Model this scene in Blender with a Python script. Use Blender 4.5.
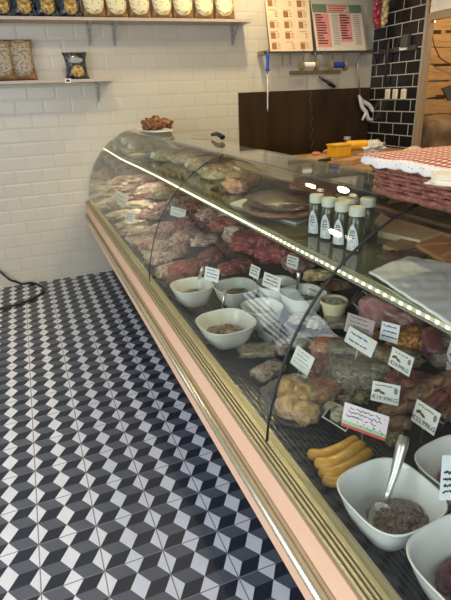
import bpy, bmesh, math, random
from math import sin, cos, pi, radians, sqrt, atan2, floor
from mathutils import Vector, Matrix, noise

# ------------------------------------------------------------ camera, world, lights, exposure
SC = bpy.context.scene
for o in list(bpy.data.objects):
    bpy.data.objects.remove(o)
COL = SC.collection
CAM_POS = Vector((0.2037, -1.2243, 1.4434))
CAM_ROT = (Matrix.Rotation(-0.3637, 4, 'Z') @ Matrix.Rotation(1.1705, 4, 'X') @ Matrix.Rotation(-0.0414, 4, 'Z'))
FPX = 485.7
cam_data = bpy.data.cameras.new('camera')
cam_data.sensor_fit = 'VERTICAL'
cam_data.sensor_height = 24.0
cam_data.lens = FPX * 24.0 / 600.0
cam_data.clip_start = 0.02
cam = bpy.data.objects.new('camera', cam_data)
COL.objects.link(cam)
cam.matrix_world = Matrix.Translation(CAM_POS) @ CAM_ROT
SC.camera = cam

world = bpy.data.worlds.new('world')
SC.world = world
world.use_nodes = True
world.node_tree.nodes['Background'].inputs[0].default_value = (0.80, 0.86, 1.0, 1)
world.node_tree.nodes['Background'].inputs[1].default_value = 0.24

def area(name, loc, aim, sx, sy, power, color):
    l = bpy.data.lights.new(name, 'AREA')
    l.shape = 'RECTANGLE'; l.size = sx; l.size_y = sy
    l.energy = power; l.color = color
    o = bpy.data.objects.new(name, l)
    COL.objects.link(o)
    o.location = loc
    d = Vector(aim) - Vector(loc)
    o.rotation_euler = d.to_track_quat('-Z', 'Y').to_euler()
    return o

# daylight from the shop front behind the camera, and from the glazed door on the left
area('shop_window_light', (-0.5, -3.6, 1.7), (0.3, 1.0, 0.3), 3.0, 2.2, 82, (0.80, 0.88, 1.0))
area('glazed_door_light', (-2.0, -0.75, 1.3), (0.5, 1.0, 0.3), 1.7, 2.1, 62, (0.84, 0.90, 1.0))
area('side_door_light', (-1.6, 2.99, 1.25), (-1.2, 0.0, 0.6), 0.88, 2.1, 19, (0.84, 0.90, 1.0))
# warm ceiling lamps
WARM = (1.0, 0.81, 0.50)
for lx, ly, e in ((2.01, 2.44, 17), (1.84, 2.84, 3), (0.7, 1.9, 9), (1.75, 0.6, 19), (2.7, 1.6, 9), (1.6, -0.6, 14)):
    l = bpy.data.lights.new('ceiling_lamp_light', 'SPOT')
    l.energy = e * 3.2; l.color = WARM; l.spot_size = radians(150); l.spot_blend = 0.6
    l.shadow_soft_size = 0.05
    o = bpy.data.objects.new('ceiling_lamp_light', l)
    COL.objects.link(o); o.location = (lx, ly, 2.74)
l = bpy.data.lights.new('store_room_light', 'POINT')
l.energy = 24; l.color = (1.0, 0.76, 0.46); l.shadow_soft_size = 0.06
o = bpy.data.objects.new('store_room_light', l); COL.objects.link(o); o.location = (3.95, 2.0, 2.35)

SC.view_settings.view_transform = 'Standard'
SC.view_settings.look = 'None'
SC.view_settings.exposure = 0.06
SC.view_settings.gamma = 1.0
SC.view_settings.use_curve_mapping = False

# ------------------------------------------------------------ calibration helpers
R3 = CAM_ROT.to_3x3()
def ray(px, py):
    return R3 @ Vector(((px - 225.5) / FPX, -(py - 300.0) / FPX, -1.0))
def atz(px, py, z):
    d = ray(px, py); t = (z - CAM_POS.z) / d.z
    return CAM_POS + d * t
def aty(px, py, y):
    d = ray(px, py); t = (y - CAM_POS.y) / d.y
    return CAM_POS + d * t
def atx(px, py, x):
    d = ray(px, py); t = (x - CAM_POS.x) / d.x
    return CAM_POS + d * t
def deckz(x):
    return 0.605 if x < 0.95 else 0.605 + min(0.16, (x - 0.95) * 0.32)
def atdeck(px, py, h=0.0):
    d = ray(px, py); t = 0.3
    while t < 12:
        p = CAM_POS + d * t
        if p.z <= deckz(p.x) + h: break
        t += 0.004
    return p

# ------------------------------------------------------------ material helpers
class NT:
    def __init__(s, name):
        s.m = bpy.data.materials.new(name); s.m.use_nodes = True
        s.t = s.m.node_tree
        s.b = s.t.nodes['Principled BSDF']
        s._c = None
    def n(s, typ, **kw):
        nd = s.t.nodes.new(typ)
        for k, v in kw.items(): setattr(nd, k, v)
        return nd
    def link(s, a, b): s.t.links.new(a, b)
    def put(s, sock, v):
        if isinstance(v, bpy.types.NodeSocket): s.link(v, sock)
        elif isinstance(v, (tuple, list)) and len(v) == 3 and sock.type == 'RGBA': sock.default_value = (*v, 1)
        else: sock.default_value = v
    def M(s, op, a, b=None, c=None):
        nd = s.n('ShaderNodeMath', operation=op)
        s.put(nd.inputs[0], a)
        if b is not None: s.put(nd.inputs[1], b)
        if c is not None: s.put(nd.inputs[2], c)
        return nd.outputs[0]
    def coords(s):
        if s._c is None: s._c = s.n('ShaderNodeTexCoord').outputs['Object']
        return s._c
    def xyz(s):
        sp = s.n('ShaderNodeSeparateXYZ'); s.link(s.coords(), sp.inputs[0]); return sp.outputs
    def noise(s, scale, detail=3, rough=0.55, stretch=None, dist=0.0):
        nd = s.n('ShaderNodeTexNoise')
        v = s.coords()
        if stretch:
            mp = s.n('ShaderNodeMapping'); s.link(v, mp.inputs[0]); mp.inputs['Scale'].default_value = stretch; v = mp.outputs[0]
        s.link(v, nd.inputs['Vector'])
        nd.inputs['Scale'].default_value = scale; nd.inputs['Detail'].default_value = detail
        nd.inputs['Roughness'].default_value = rough; nd.inputs['Distortion'].default_value = dist
        return nd.outputs['Fac']
    def ramp(s, fac, stops, interp='LINEAR'):
        nd = s.n('ShaderNodeValToRGB'); s.put(nd.inputs[0], fac)
        cr = nd.color_ramp; cr.interpolation = interp
        while len(cr.elements) < len(stops): cr.elements.new(0.5)
        for e, (p, c) in zip(cr.elements, stops):
            e.position = p; e.color = (*c, 1) if len(c) == 3 else c
        return nd.outputs[0]
    def mix(s, f, a, b):
        nd = s.n('ShaderNodeMix', data_type='RGBA')
        s.put(nd.inputs[0], f); s.put(nd.inputs[6], a); s.put(nd.inputs[7], b)
        return nd.outputs[2]
    def base(s, v): s.put(s.b.inputs['Base Color'], v); return s
    def set(s, **kw):
        for k, v in kw.items(): s.put(s.b.inputs[k.replace('_', ' ')], v)
        return s
    def bump(s, h, strength=0.3, dist=0.01):
        nd = s.n('ShaderNodeBump'); nd.inputs['Strength'].default_value = strength
        nd.inputs['Distance'].default_value = dist
        s.put(nd.inputs['Height'], h); s.link(nd.outputs[0], s.b.inputs['Normal']); return s

MATS = {}
def plain(name, c, rough=0.5, metal=0.0, spec=None, coat=0.0, vary=0.12, scale=30):
    """a plain surface with a little procedural unevenness"""
    if name in MATS: return MATS[name]
    k = NT(name)
    n = k.noise(scale, 2)
    k.base(k.mix(n, tuple(x * (1 - vary) for x in c), tuple(min(1, x * (1 + vary)) for x in c)))
    k.set(Roughness=rough, Metallic=metal)
    if coat: k.set(Coat_Weight=coat, Coat_Roughness=0.12)
    MATS[name] = k.m
    return k.m
def mottled(name, stops, scale=25, rough=0.38, coat=0.35, bump=0.4, detail=4, stretch=None, dist=0.6):
    if name in MATS: return MATS[name]
    k = NT(name)
    f = k.noise(scale, detail, 0.6, stretch, dist)
    k.base(k.ramp(f, stops))
    k.set(Roughness=rough, Coat_Weight=coat, Coat_Roughness=0.15)
    k.b.inputs['Subsurface Weight'].default_value = 0.0
    k.bump(f, bump, 0.022)
    MATS[name] = k.m
    return k.m
def glow(name, c, strength):
    k = NT(name); k.base((0.8, 0.8, 0.8))
    k.put(k.b.inputs['Emission Color'], c); k.b.inputs['Emission Strength'].default_value = strength
    MATS[name] = k.m; return k.m
def clear(name, tint=(0.96, 0.98, 0.96), refl=1.0, rough=0.02, ior=1.5, haze=0.0, bump=0.0, hc=(0.8, 0.8, 0.75)):
    """thin clear sheet: transparent with a Fresnel reflection and, if set, a little patchy diffuse haze"""
    k = NT(name); t = k.t; t.nodes.remove(k.b)
    out = [n for n in t.nodes if n.type == 'OUTPUT_MATERIAL'][0]
    tr = k.n('ShaderNodeBsdfTransparent'); tr.inputs[0].default_value = (*tint, 1)
    gl = k.n('ShaderNodeBsdfGlossy'); gl.inputs['Roughness'].default_value = rough
    gl.inputs[0].default_value = (1, 1, 1, 1)
    if bump:
        bp = k.n('ShaderNodeBump'); bp.inputs['Strength'].default_value = bump; bp.inputs['Distance'].default_value = 0.01
        k.link(k.noise(38, 4, 0.6, None, 1.0), bp.inputs['Height']); k.link(bp.outputs[0], gl.inputs['Normal'])
    fr = k.n('ShaderNodeFresnel'); ge = k.n('ShaderNodeNewGeometry')
    k.link(k.M('ADD', ior, k.M('MULTIPLY', ge.outputs['Backfacing'], 1.0 / ior - ior)), fr.inputs[0])   # same reflection on both faces of the sheet
    mx = k.n('ShaderNodeMixShader')
    k.link(k.M('MULTIPLY', fr.outputs[0], refl), mx.inputs[0])
    last = tr.outputs[0]
    if haze:
        df = k.n('ShaderNodeBsdfDiffuse'); df.inputs[0].default_value = (*hc, 1)
        m2 = k.n('ShaderNodeMixShader')
        k.put(m2.inputs[0], k.M('MULTIPLY', k.noise(3, 3), haze * 2))
        k.link(last, m2.inputs[1]); k.link(df.outputs[0], m2.inputs[2]); last = m2.outputs[0]
    k.link(last, mx.inputs[1]); k.link(gl.outputs[0], mx.inputs[2])
    k.link(mx.outputs[0], out.inputs[0])
    MATS[name] = k.m; return k.m

# ------------------------------------------------------------ object helpers
def tag(o, label=None, cat=None, group=None, kind=None):
    if label: o['label'] = label
    if cat: o['category'] = cat
    if group: o['group'] = group
    if kind: o['kind'] = kind
    return o
def obj(name, bm, mat, parent=None, loc=None, smooth=False, rot=None):
    me = bpy.data.meshes.new(name)
    bmesh.ops.recalc_face_normals(bm, faces=bm.faces)
    bm.to_mesh(me); bm.free()
    if smooth:
        for p in me.polygons: p.use_smooth = True
    me.materials.append(mat)
    o = bpy.data.objects.new(name, me); COL.objects.link(o)
    if parent: o.parent = parent
    if loc is not None: o.location = loc
    if rot is not None: o.rotation_euler = rot
    return o
def thing(name, label, cat, loc=(0, 0, 0), rz=0.0, group=None):
    o = bpy.data.objects.new(name, None); COL.objects.link(o)
    o.location = loc; o.rotation_euler = (0, 0, rz); o.empty_display_size = 0.05
    return tag(o, label, cat, group)
def struct(name, bm, mat, parent=None, smooth=False):
    o = obj(name, bm, mat, parent, smooth=smooth)
    o['kind'] = 'structure'
    return o
def children(o): return [c for c in bpy.data.objects if c.parent == o]
def dup(root, loc=None, rz=None, label=None, group=None):
    r = root.copy(); COL.objects.link(r)
    if loc is not None: r.location = loc
    if rz is not None: r.rotation_euler = (0, 0, rz)
    if label: r['label'] = label
    if group: r['group'] = group
    for ch in children(root):
        c = ch.copy(); COL.objects.link(c); c.parent = r
        for g in children(ch):
            d = g.copy(); COL.objects.link(d); d.parent = c
    return r

def NB(): return bmesh.new()
def bx(bm, x0, x1, y0, y1, z0, z1, M=None, bevel=0.0):
    v = [bm.verts.new((x, y, z)) for z in (z0, z1) for y in (y0, y1) for x in (x0, x1)]
    if M is not None:
        for q in v: q.co = M @ q.co
    f = [(0, 1, 3, 2), (4, 6, 7, 5), (0, 4, 5, 1), (2, 3, 7, 6), (0, 2, 6, 4), (1, 5, 7, 3)]
    fs = [bm.faces.new([v[i] for i in q]) for q in f]
    if bevel:
        es = list({e for q in fs for e in q.edges})
        bmesh.ops.bevel(bm, geom=es, offset=bevel, segments=2, affect='EDGES', profile=0.6)
    return bm
def box(x0, x1, y0, y1, z0, z1, M=None, bevel=0.0): return bx(NB(), x0, x1, y0, y1, z0, z1, M, bevel)
def tube(bm, pts, r, seg=8, closed=False, radii=None):
    pts = [Vector(p) for p in pts]; n = len(pts); rings = []
    up = Vector((0, 0, 1)); prev = None
    for i, p in enumerate(pts):
        a = pts[i - 1] if (i > 0 or closed) else p
        b = pts[(i + 1) % n] if (i < n - 1 or closed) else p
        t = (b - a).normalized()
        if prev is None:
            u = t.cross(up)
            if u.length < 1e-3: u = t.cross(Vector((1, 0, 0)))
        else:
            u = prev - t * prev.dot(t)
        u.normalize(); prev = u; w = t.cross(u)
        rr = radii[i] if radii else r
        rings.append([bm.verts.new(p + (u * cos(2 * pi * k / seg) + w * sin(2 * pi * k / seg)) * rr) for k in range(seg)])
    m = n if closed else n - 1
    for i in range(m):
        A, B = rings[i], rings[(i + 1) % n]
        for k in range(seg):
            bm.faces.new((A[k], A[(k + 1) % seg], B[(k + 1) % seg], B[k]))
    if not closed:
        bm.faces.new(rings[0][::-1]); bm.faces.new(rings[-1])
    return bm
def lathe(bm, prof, seg=24, c=(0, 0, 0), sup=None, caps=True):
    """revolve (r, z) profile; sup = superellipse exponent for rounded squares"""
    rings = []
    for r, z in prof:
        ring = []
        for k in range(seg):
            a = 2 * pi * k / seg
            if sup:
                q = (abs(cos(a)) ** sup + abs(sin(a)) ** sup) ** (-1.0 / sup)
            else: q = 1
            ring.append(bm.verts.new((c[0] + r * q * cos(a), c[1] + r * q * sin(a), c[2] + z)))
        rings.append(ring)
    for A, B in zip(rings, rings[1:]):
        for k in range(seg):
            bm.faces.new((A[k], A[(k + 1) % seg], B[(k + 1) % seg], B[k]))
    if caps:
        bm.faces.new(rings[0][::-1]); bm.faces.new(rings[-1])
    return bm
def prism_y(bm, prof, y0, y1):
    """extrude a closed (x, z) outline along y"""
    A = [bm.verts.new((x, y0, z)) for x, z in prof]; B = [bm.verts.new((x, y1, z)) for x, z in prof]
    n = len(prof)
    for i in range(n): bm.faces.new((A[i], A[(i + 1) % n], B[(i + 1) % n], B[i]))
    bm.faces.new(A[::-1]); bm.faces.new(B)
    return bm
def blob(L, W, H, seed=0, amp=0.18, freq=2.2, sub=4, flat=True, box_like=1.0, tilt=0.0):
    """an irregular lump L x W x H whose underside lies on z = 0"""
    bm = NB(); bmesh.ops.create_icosphere(bm, subdivisions=sub, radius=1)
    off = Vector((seed * 3.17, seed * 1.31, seed * 7.7))
    for v in bm.verts:
        p = v.co.copy()
        if box_like != 1.0:
            p = Vector([math.copysign(abs(q) ** box_like, q) for q in p])
        d = 1 + amp * noise.noise(p * freq + off) * 1.8 + amp * 0.6 * noise.noise(p * freq * 3 + off) + amp * 0.28 * noise.noise(p * freq * 7 + off)
        p = p * d
        v.co = Vector((p.x * L / 2, p.y * W / 2, p.z * H / 2 + H / 2))
        if flat and v.co.z < H * 0.14: v.co.z = H * 0.14 + (v.co.z - H * 0.14) * 0.12
    mz = min(v.co.z for v in bm.verts)
    for v in bm.verts: v.co.z -= mz
    return bm
TXT = {}
def lettering(text, size, mat, parent, M, name='lettering', depth=0.0004, align='CENTER'):
    cu = bpy.data.curves.new('txt', 'FONT'); cu.body = text; cu.size = size
    cu.align_x = align; cu.align_y = 'CENTER'; cu.extrude = depth; cu.resolution_u = 2
    t = bpy.data.objects.new('txt', cu); COL.objects.link(t)
    dg = bpy.context.evaluated_depsgraph_get()
    me = bpy.data.meshes.new_from_object(t.evaluated_get(dg)); me.name = name
    bpy.data.objects.remove(t); bpy.data.curves.remove(cu)
    me.transform(M); me.materials.clear(); me.materials.append(mat)
    o = bpy.data.objects.new(name, me); COL.objects.link(o); o.parent = parent
    return o

# ------------------------------------------------------------ materials
def brick_material(name, axis, tile_c, joint_c, s0, w, h, z0, jw, rough, bevel=0.012, bump=0.35):
    k = NT(name); X = k.xyz()
    s = k.M('DIVIDE', k.M('SUBTRACT', X[axis], s0), w)
    r = k.M('DIVIDE', k.M('SUBTRACT', X[2], z0), h)
    row = k.M('FLOOR', r)
    odd = k.M('MULTIPLY', k.M('FRACT', k.M('MULTIPLY', k.M('ADD', row, 100.0), 0.5)), 1.0)
    sc = k.M('ADD', s, k.M('SUBTRACT', 0.0, odd))
    fs = k.M('FRACT', k.M('ADD', sc, 50.0)); fr = k.M('FRACT', k.M('ADD', r, 50.0))
    dx = k.M('MULTIPLY', k.M('MINIMUM', fs, k.M('SUBTRACT', 1.0, fs)), w)
    dz = k.M('MULTIPLY', k.M('MINIMUM', fr, k.M('SUBTRACT', 1.0, fr)), h)
    d = k.M('MINIMUM', dx, dz)
    joint = k.M('LESS_THAN', d, jw)
    cell = k.n('ShaderNodeCombineXYZ'); k.link(k.M('FLOOR', sc), cell.inputs[0]); k.link(row, cell.inputs[1])
    wn = k.n('ShaderNodeTexWhiteNoise'); k.link(cell.outputs[0], wn.inputs['Vector'])
    v = k.M('MULTIPLY', k.M('SUBTRACT', wn.outputs['Value'], 0.5), 0.08)
    tc = k.mix(k.M('ADD', 0.5, v), tuple(c * 0.8 for c in tile_c), tuple(min(1, c * 1.2) for c in tile_c))
    k.base(k.mix(joint, tc, joint_c))
    hgt = k.M('MINIMUM', k.M('DIVIDE', k.M('MAXIMUM', k.M('SUBTRACT', d, jw), 0.0), bevel), 1.0)
    wav = k.M('MULTIPLY', k.noise(9, 2), 0.25)
    k.bump(k.M('ADD', hgt, wav), bump, 0.006)
    k.set(Roughness=rough)
    return k.m
M_WALL = brick_material('glazed_cream_metro_tile', 0, (0.575, 0.53, 0.42), (0.49, 0.45, 0.35), -0.1132, 0.2048, 0.1026, 0.0222, 0.0018, 0.25, 0.012, 0.22)
M_BLACK = brick_material('black_metro_tile', 1, (0.012, 0.011, 0.011), (0.42, 0.41, 0.38), 0.03, 0.2048, 0.1026, 0.0065, 0.0042, 0.22, 0.006, 0.2)

def floor_material():
    k = NT('cube_pattern_cement_tile'); X = k.xyz()
    u = k.M('DIVIDE', X[0], 0.2); v = k.M('DIVIDE', X[1], 0.2)
    u2 = k.M('MULTIPLY', k.M('ADD', u, 100.0), 2.0); v = k.M('ADD', v, 100.0)
    # nearest column of white lozenges
    cn = k.M('ROUND', u2)
    par = k.M('FRACT', k.M('MULTIPLY', cn, 0.5))               # 0 even, .5 odd
    du = k.M('DIVIDE', k.M('ABSOLUTE', k.M('SUBTRACT', u2, cn)), 1 / 3.0)
    # centres: even columns v=.25+.5n, odd columns v=.5n
    vs = k.M('ADD', v, k.M('SUBTRACT', k.M('MULTIPLY', par, 0.5), 0.25))
    fv = k.M('FRACT', k.M('MULTIPLY', k.M('ADD', vs, 0.25), 2.0))
    dv = k.M('ABSOLUTE', k.M('SUBTRACT', fv, 0.5))
    white = k.M('LESS_THAN', k.M('ADD', du, k.M('MULTIPLY', dv, 2.0)), 1.0)
    cl = k.M('FLOOR', u2)
    parl = k.M('FRACT', k.M('MULTIPLY', cl, 0.5))
    vl = k.M('ADD', v, k.M('SUBTRACT', k.M('MULTIPLY', parl, 0.5), 0.25))
    grey = k.M('LESS_THAN', k.M('FRACT', k.M('MULTIPLY', vl, 2.0)), 0.5)
    n = k.noise(14, 4)
    nn = k.M('ADD', 0.86, k.M('MULTIPLY', n, 0.28))
    c = k.mix(grey, (0.020, 0.026, 0.042), (0.095, 0.108, 0.13))
    c = k.mix(white, c, (0.70, 0.72, 0.76))
    fu = k.M('ABSOLUTE', k.M('SUBTRACT', k.M('FRACT', k.M('ADD', u, 100.5)), 0.5))
    fw = k.M('ABSOLUTE', k.M('SUBTRACT', k.M('FRACT', k.M('ADD', v, 0.5)), 0.5))
    j = k.M('LESS_THAN', k.M('MINIMUM', fu, fw), 0.010)
    c = k.mix(j, c, (0.20, 0.20, 0.21))
    vm = k.n('ShaderNodeVectorMath', operation='SCALE'); k.link(c, vm.inputs[0]); k.link(nn, vm.inputs['Scale'])
    k.link(vm.outputs[0], k.b.inputs['Base Color'])
    k.set(Roughness=0.42)
    return k.m
M_FLOOR = floor_material()
M_PLASTER = plain('cream_plaster', (0.66, 0.62, 0.54), 0.8)
M_CEIL = plain('grey_ceiling_paint', (0.42, 0.40, 0.37), 0.9)
M_SALMON = plain('salmon_laminate', (0.90, 0.56, 0.36), 0.35, vary=0.04)
M_GOLD = plain('champagne_anodised_aluminium', (0.50, 0.44, 0.29), 0.40, 0.6, vary=0.06, scale=60)
M_GOLDL = plain('polished_champagne_tube', (0.72, 0.66, 0.47), 0.25, 0.8, vary=0.04)
M_OLIVE = plain('olive_metal_channel', (0.28, 0.23, 0.12), 0.4, 0.5)
M_TAN = plain('tan_metal_backing', (0.50, 0.36, 0.22), 0.4, 0.2)
M_STEEL = plain('brushed_steel', (0.60, 0.59, 0.56), 0.3, 0.9, scale=80)
M_DARKSTEEL = plain('dark_steel', (0.10, 0.095, 0.09), 0.4, 0.6)
M_BLACKP = plain('black_plastic', (0.015, 0.015, 0.017), 0.4)
M_RUBBER = plain('black_rubber', (0.012, 0.012, 0.013), 0.5)
M_GLASS = clear('curved_case_glass', (0.95, 0.97, 0.94), 0.50, 0.012, 1.5, haze=0.002)
M_SHELFG = clear('green_shelf_glass', (0.50, 0.56, 0.42), 0.9, 0.03, 1.5, haze=0.22, hc=(0.42, 0.41, 0.27))
M_TOPG = clear('case_top_glass', (0.91, 0.93, 0.87), 1.0, 0.03, 1.5, haze=0.02)
M_FILM = clear('clear_food_wrap', (0.95, 0.96, 0.95), 1.6, 0.10, 1.5, haze=0.06, bump=0.9)
M_WHITE = plain('white_porcelain', (0.82, 0.82, 0.80), 0.18, vary=0.03)
M_CARD = plain('white_card', (0.80, 0.79, 0.74), 0.5, vary=0.04)
M_INK = plain('black_ink', (0.02, 0.02, 0.025), 0.6)
M_BLUEINK = plain('blue_ink', (0.03, 0.06, 0.35), 0.6)
M_SHELFW = plain('beige_shelf_board', (0.50, 0.41, 0.33), 0.5)
M_BRACKET = plain('grey_bracket_steel', (0.40, 0.385, 0.35), 0.4, 0.4)
M_DECK = plain('black_deck_sheet', (0.008, 0.008, 0.009), 0.6); M_DECK.node_tree.nodes['Principled BSDF'].inputs['Specular IOR Level'].default_value = 0.15
def panel_material():
    k = NT('brown_steel_splashback'); f = k.noise(2.2, 5, 0.6, (3, 1, 0.5), 0.6)
    k.base(k.ramp(f, [(0.35, (0.042, 0.024, 0.009)), (0.6, (0.060, 0.036, 0.015)), (0.78, (0.085, 0.055, 0.025))])); k.set(Roughness=0.33, Metallic=0.4); return k.m
M_PANEL = panel_material()
def wood(name, a, b, scale=6, stretch=(1, 12, 1)):
    k = NT(name); f = k.noise(scale, 5, 0.6, stretch, 1.2)
    k.base(k.ramp(f, [(0.3, a), (0.7, b)])); k.set(Roughness=0.5); k.bump(f, 0.15, 0.004)
    return k.m
M_WOOD = wood('warm_pine_wood', (0.42, 0.22, 0.075), (0.68, 0.42, 0.18), 5, (1, 1, 10))
M_BOARD = wood('worn_cutting_board_wood', (0.20, 0.10, 0.04), (0.42, 0.24, 0.10), 5, (8, 1, 1))

# ------------------------------------------------------------ room
YW = 3.0764; XR = 3.45
struct('floor', box(-2.2, 4.6, -3.8, YW + 0.1, -0.06, 0.0), M_FLOOR)
struct('wall_back', box(-2.2, 4.6, YW, YW + 0.1, 0.0, 2.9), M_WALL)
struct('ceiling', box(-2.2, 4.6, -3.8, YW + 0.1, 2.9, 2.96), M_CEIL)
bm = NB()
bx(bm, XR, XR + 0.03, 2.405, YW, 0.0, 2.9)
struct('wall_right', bm, M_BLACK)
struct('wall_right_plaster', bx(box(XR, XR + 0.1, -1.2, 2.36, 1.99, 2.9), XR, XR + 0.1, -3.8, -1.2, 0, 2.9), M_PLASTER)
struct('wall_storeroom', box(4.5, 4.6, -3.8, YW, 0, 2.9), M_PLASTER)
struct('trim_1', box(XR - 0.012, XR + 0.005, 2.385, 2.41, 0.0, 2.9), M_BRACKET)
bm = NB()
bx(bm, XR - 0.01, XR + 0.03, 2.34, 2.384, 0, 1.93)
bx(bm, XR - 0.01, XR + 0.03, -1.2, 2.384, 1.93, 1.985)
struct('trim_2', bm, plain('weathered_brown_door_frame', (0.30, 0.21, 0.13), 0.6))
# left side wall with the glazed door opening, and the shop-front wall behind
bm = NB()
bx(bm, -2.2, -2.1, 0.15, YW, 0, 2.9); bx(bm, -2.2, -2.1, -3.8, -1.65, 0, 2.9); bx(bm, -2.2, -2.1, -1.65, 0.15, 2.4, 2.9)
struct('wall_left', bm, M_PLASTER)

# glazed side door with blinds in the back wall, left of the picture
bm = NB()
for i in range(13): bx(bm, -2.06, -1.14, 2.955, 2.975, 0.22 + i * 0.165, 0.285 + i * 0.165)
struct('door_1', bm, M_CEIL)
bm = NB()
bx(bm, -2.10, -2.05, 2.94, YW, 0, 2.40); bx(bm, -1.15, -1.10, 2.94, YW, 0, 2.40); bx(bm, -2.10, -1.10, 2.94, YW, 2.34, 2.40)
struct('trim_3', bm, M_DARKSTEEL)
# ceiling lamps (the fittings the warm light comes from)
lab = ['over the far staff side', 'closest to the back wall', 'over the customer floor', 'over the rear of the near counter', 'over the work table', 'over the near end of the counter']
M_LAMP = glow('lit_lamp_face', (1.0, 0.86, 0.62), 6.0)
for (lx, ly), s in zip(((2.01, 2.44), (1.84, 2.84), (0.7, 1.9), (1.75, 0.6), (2.7, 1.6), (1.6, -0.6)), lab):
    t = thing('ceiling_lamp', 'round white recessed ceiling lamp ' + s, 'lamp', (lx, ly, 2.9))
    obj('housing', lathe(NB(), [(0.065, -0.02), (0.075, 0.0)], 24), M_CEIL, t)
    obj('lamp_face', lathe(NB(), [(0.05, -0.024), (0.05, -0.0205)], 24), M_LAMP, t)

# splashback sheet on the back wall
tag(obj('splashback', box(2.04, 3.448, YW - 0.012, YW - 0.001, 0.62, 1.452), M_PANEL),
    'dark brown metal splashback sheet fixed on the cream tiled back wall', 'splashback')

# ------------------------------------------------------------ display case
Y0C, Y1C = -2.3, 3.066
case = thing('display_case', 'long curved glass butcher display counter with salmon front', 'display counter', (1.05, 0.4, 0))
CX, CY = 1.05, 0.4
def cobj(name, bm, mat, smooth=False, parent=None, label=None):
    for v in bm.verts: v.co -= Vector((CX, CY, 0))
    o = obj(name, bm, mat, parent or case, smooth=smooth)
    if label: o['label'] = label
    return o
cobj('plinth', box(0.80, 1.46, Y0C, Y1C, 0.0, 0.43), M_DARKSTEEL)
cobj('lower_front_panel', box(0.592, 0.66, Y0C, Y1C, 0.435, 0.505), M_SALMON)
cobj('bumper_backing', box(0.597, 0.66, Y0C, Y1C, 0.506, 0.552), M_TAN)
bm = NB(); n = 12
tube(bm, [(0.587, Y0C, 0.524), (0.587, Y1C - 0.002, 0.524)], 0.0135, 14)
cobj('bumper_tube', bm, M_GOLDL, True)
cobj('front_panel', box(0.600, 0.66, Y0C, Y1C, 0.553, 0.630), M_SALMON)
cobj('olive_channel', box(0.604, 0.66, Y0C, Y1C, 0.631, 0.644), M_OLIVE)
bm = NB()
prism_y(bm, [(0.598, 0.645), (0.598, 0.652), (0.603, 0.652), (0.603, 0.646), (0.607, 0.646), (0.607, 0.656), (0.612, 0.656), (0.612, 0.649), (0.616, 0.649),
             (0.616, 0.659), (0.620, 0.659), (0.620, 0.652), (0.6235, 0.652), (0.6235, 0.661), (0.634, 0.661), (0.636, 0.657), (0.650, 0.660), (0.651, 0.64), (0.63, 0.64)], Y0C, Y1C)
cobj('glass_frame', bm, M_GOLD)
cobj('inner_lip', box(0.652, 0.664, Y0C, Y1C, 0.56, 0.640), plain('pale_lip', (0.55, 0.52, 0.42), 0.3, 0.5))
# deck under the food: flat at the front, rising to the back
bm = NB()
prism_y(bm, [(0.665, 0.56), (0.665, 0.60), (0.95, 0.60), (1.45, 0.76), (1.45, 0.56)], Y0C, Y1C)
cobj('deck', bm, M_DECK)
for i in range(20):
    x = 0.672 + i * 0.0125
    cobj('grille_slat', box(x, x + 0.005, Y0C, Y1C, 0.6005, 0.6045), plain('grille_slat_black', (0.05, 0.052, 0.06), 0.22, 0.3))
cobj('rear_cabinet', box(1.455, 1.50, Y0C, Y1C, 0.0, 0.965), plain('rear_brown_cabinet', (0.10, 0.06, 0.03), 0.4))
# curved glass
PROF = [(0.626, 0.655), (0.632, 0.72), (0.642, 0.768), (0.655, 0.815), (0.669, 0.862), (0.686, 0.905), (0.705, 0.945), (0.73, 0.985), (0.757, 1.022), (0.787, 1.058), (0.82, 1.09),
        (0.858, 1.12), (0.90, 1.148), (0.945, 1.172), (0.985, 1.188), (1.015, 1.198)]
def offs(pr, t):
    out = []
    for i, (x, z) in enumerate(pr):
        a = pr[max(0, i - 1)]; b = pr[min(len(pr) - 1, i + 1)]
        dx, dz = b[0] - a[0], b[1] - a[1]; L = sqrt(dx * dx + dz * dz)
        out.append((x + dz / L * t, z - dx / L * t))
    return out
SEAMS = [-0.36, 0.86]
edges = [Y0C, SEAMS[0], SEAMS[1], Y1C]
for a, b in zip(edges, edges[1:]):
    cobj('curved_glass_pane', prism_y(NB(), PROF + offs(PROF, 0.006)[::-1], a + 0.002, b - 0.002), M_GLASS, True).data.set_sharp_from_angle(angle=radians(40))
for y in SEAMS:
    bm = NB(); tube(bm, [(x, y, z) for x, z in offs(PROF, -0.001)], 0.0034 if y < 0 else 0.0022, 8)
    cobj('pane_gasket', bm, M_RUBBER, True)
k = NT('mirror_end_panel'); k.base((0.70, 0.69, 0.62)); k.set(Metallic=1.0, Roughness=k.M('ADD', 0.03, k.M('MULTIPLY', k.noise(6, 3), 0.04)))
PE = [(x + 0.008, z - 0.002) for x, z in PROF]
cobj('mirror_end_panel', prism_y(NB(), [(0.668, 0.605), (0.640, 0.662)] + PE + [(1.21, 1.19), (1.45, 1.0), (1.45, 0.605)], Y1C - 0.006, Y1C - 0.002), k.m)
cobj('top_glass', box(1.016, 1.215, Y0C, Y1C, 1.193, 1.203), M_TOPG)
cobj('top_rear_rail', box(1.206, 1.222, Y0C, Y1C, 1.150, 1.192), M_DARKSTEEL)
M_SMOKE = clear('smoked_rear_door_glass', (0.30, 0.22, 0.14), 1.0, 0.03, 1.5, haze=0.05)
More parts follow.
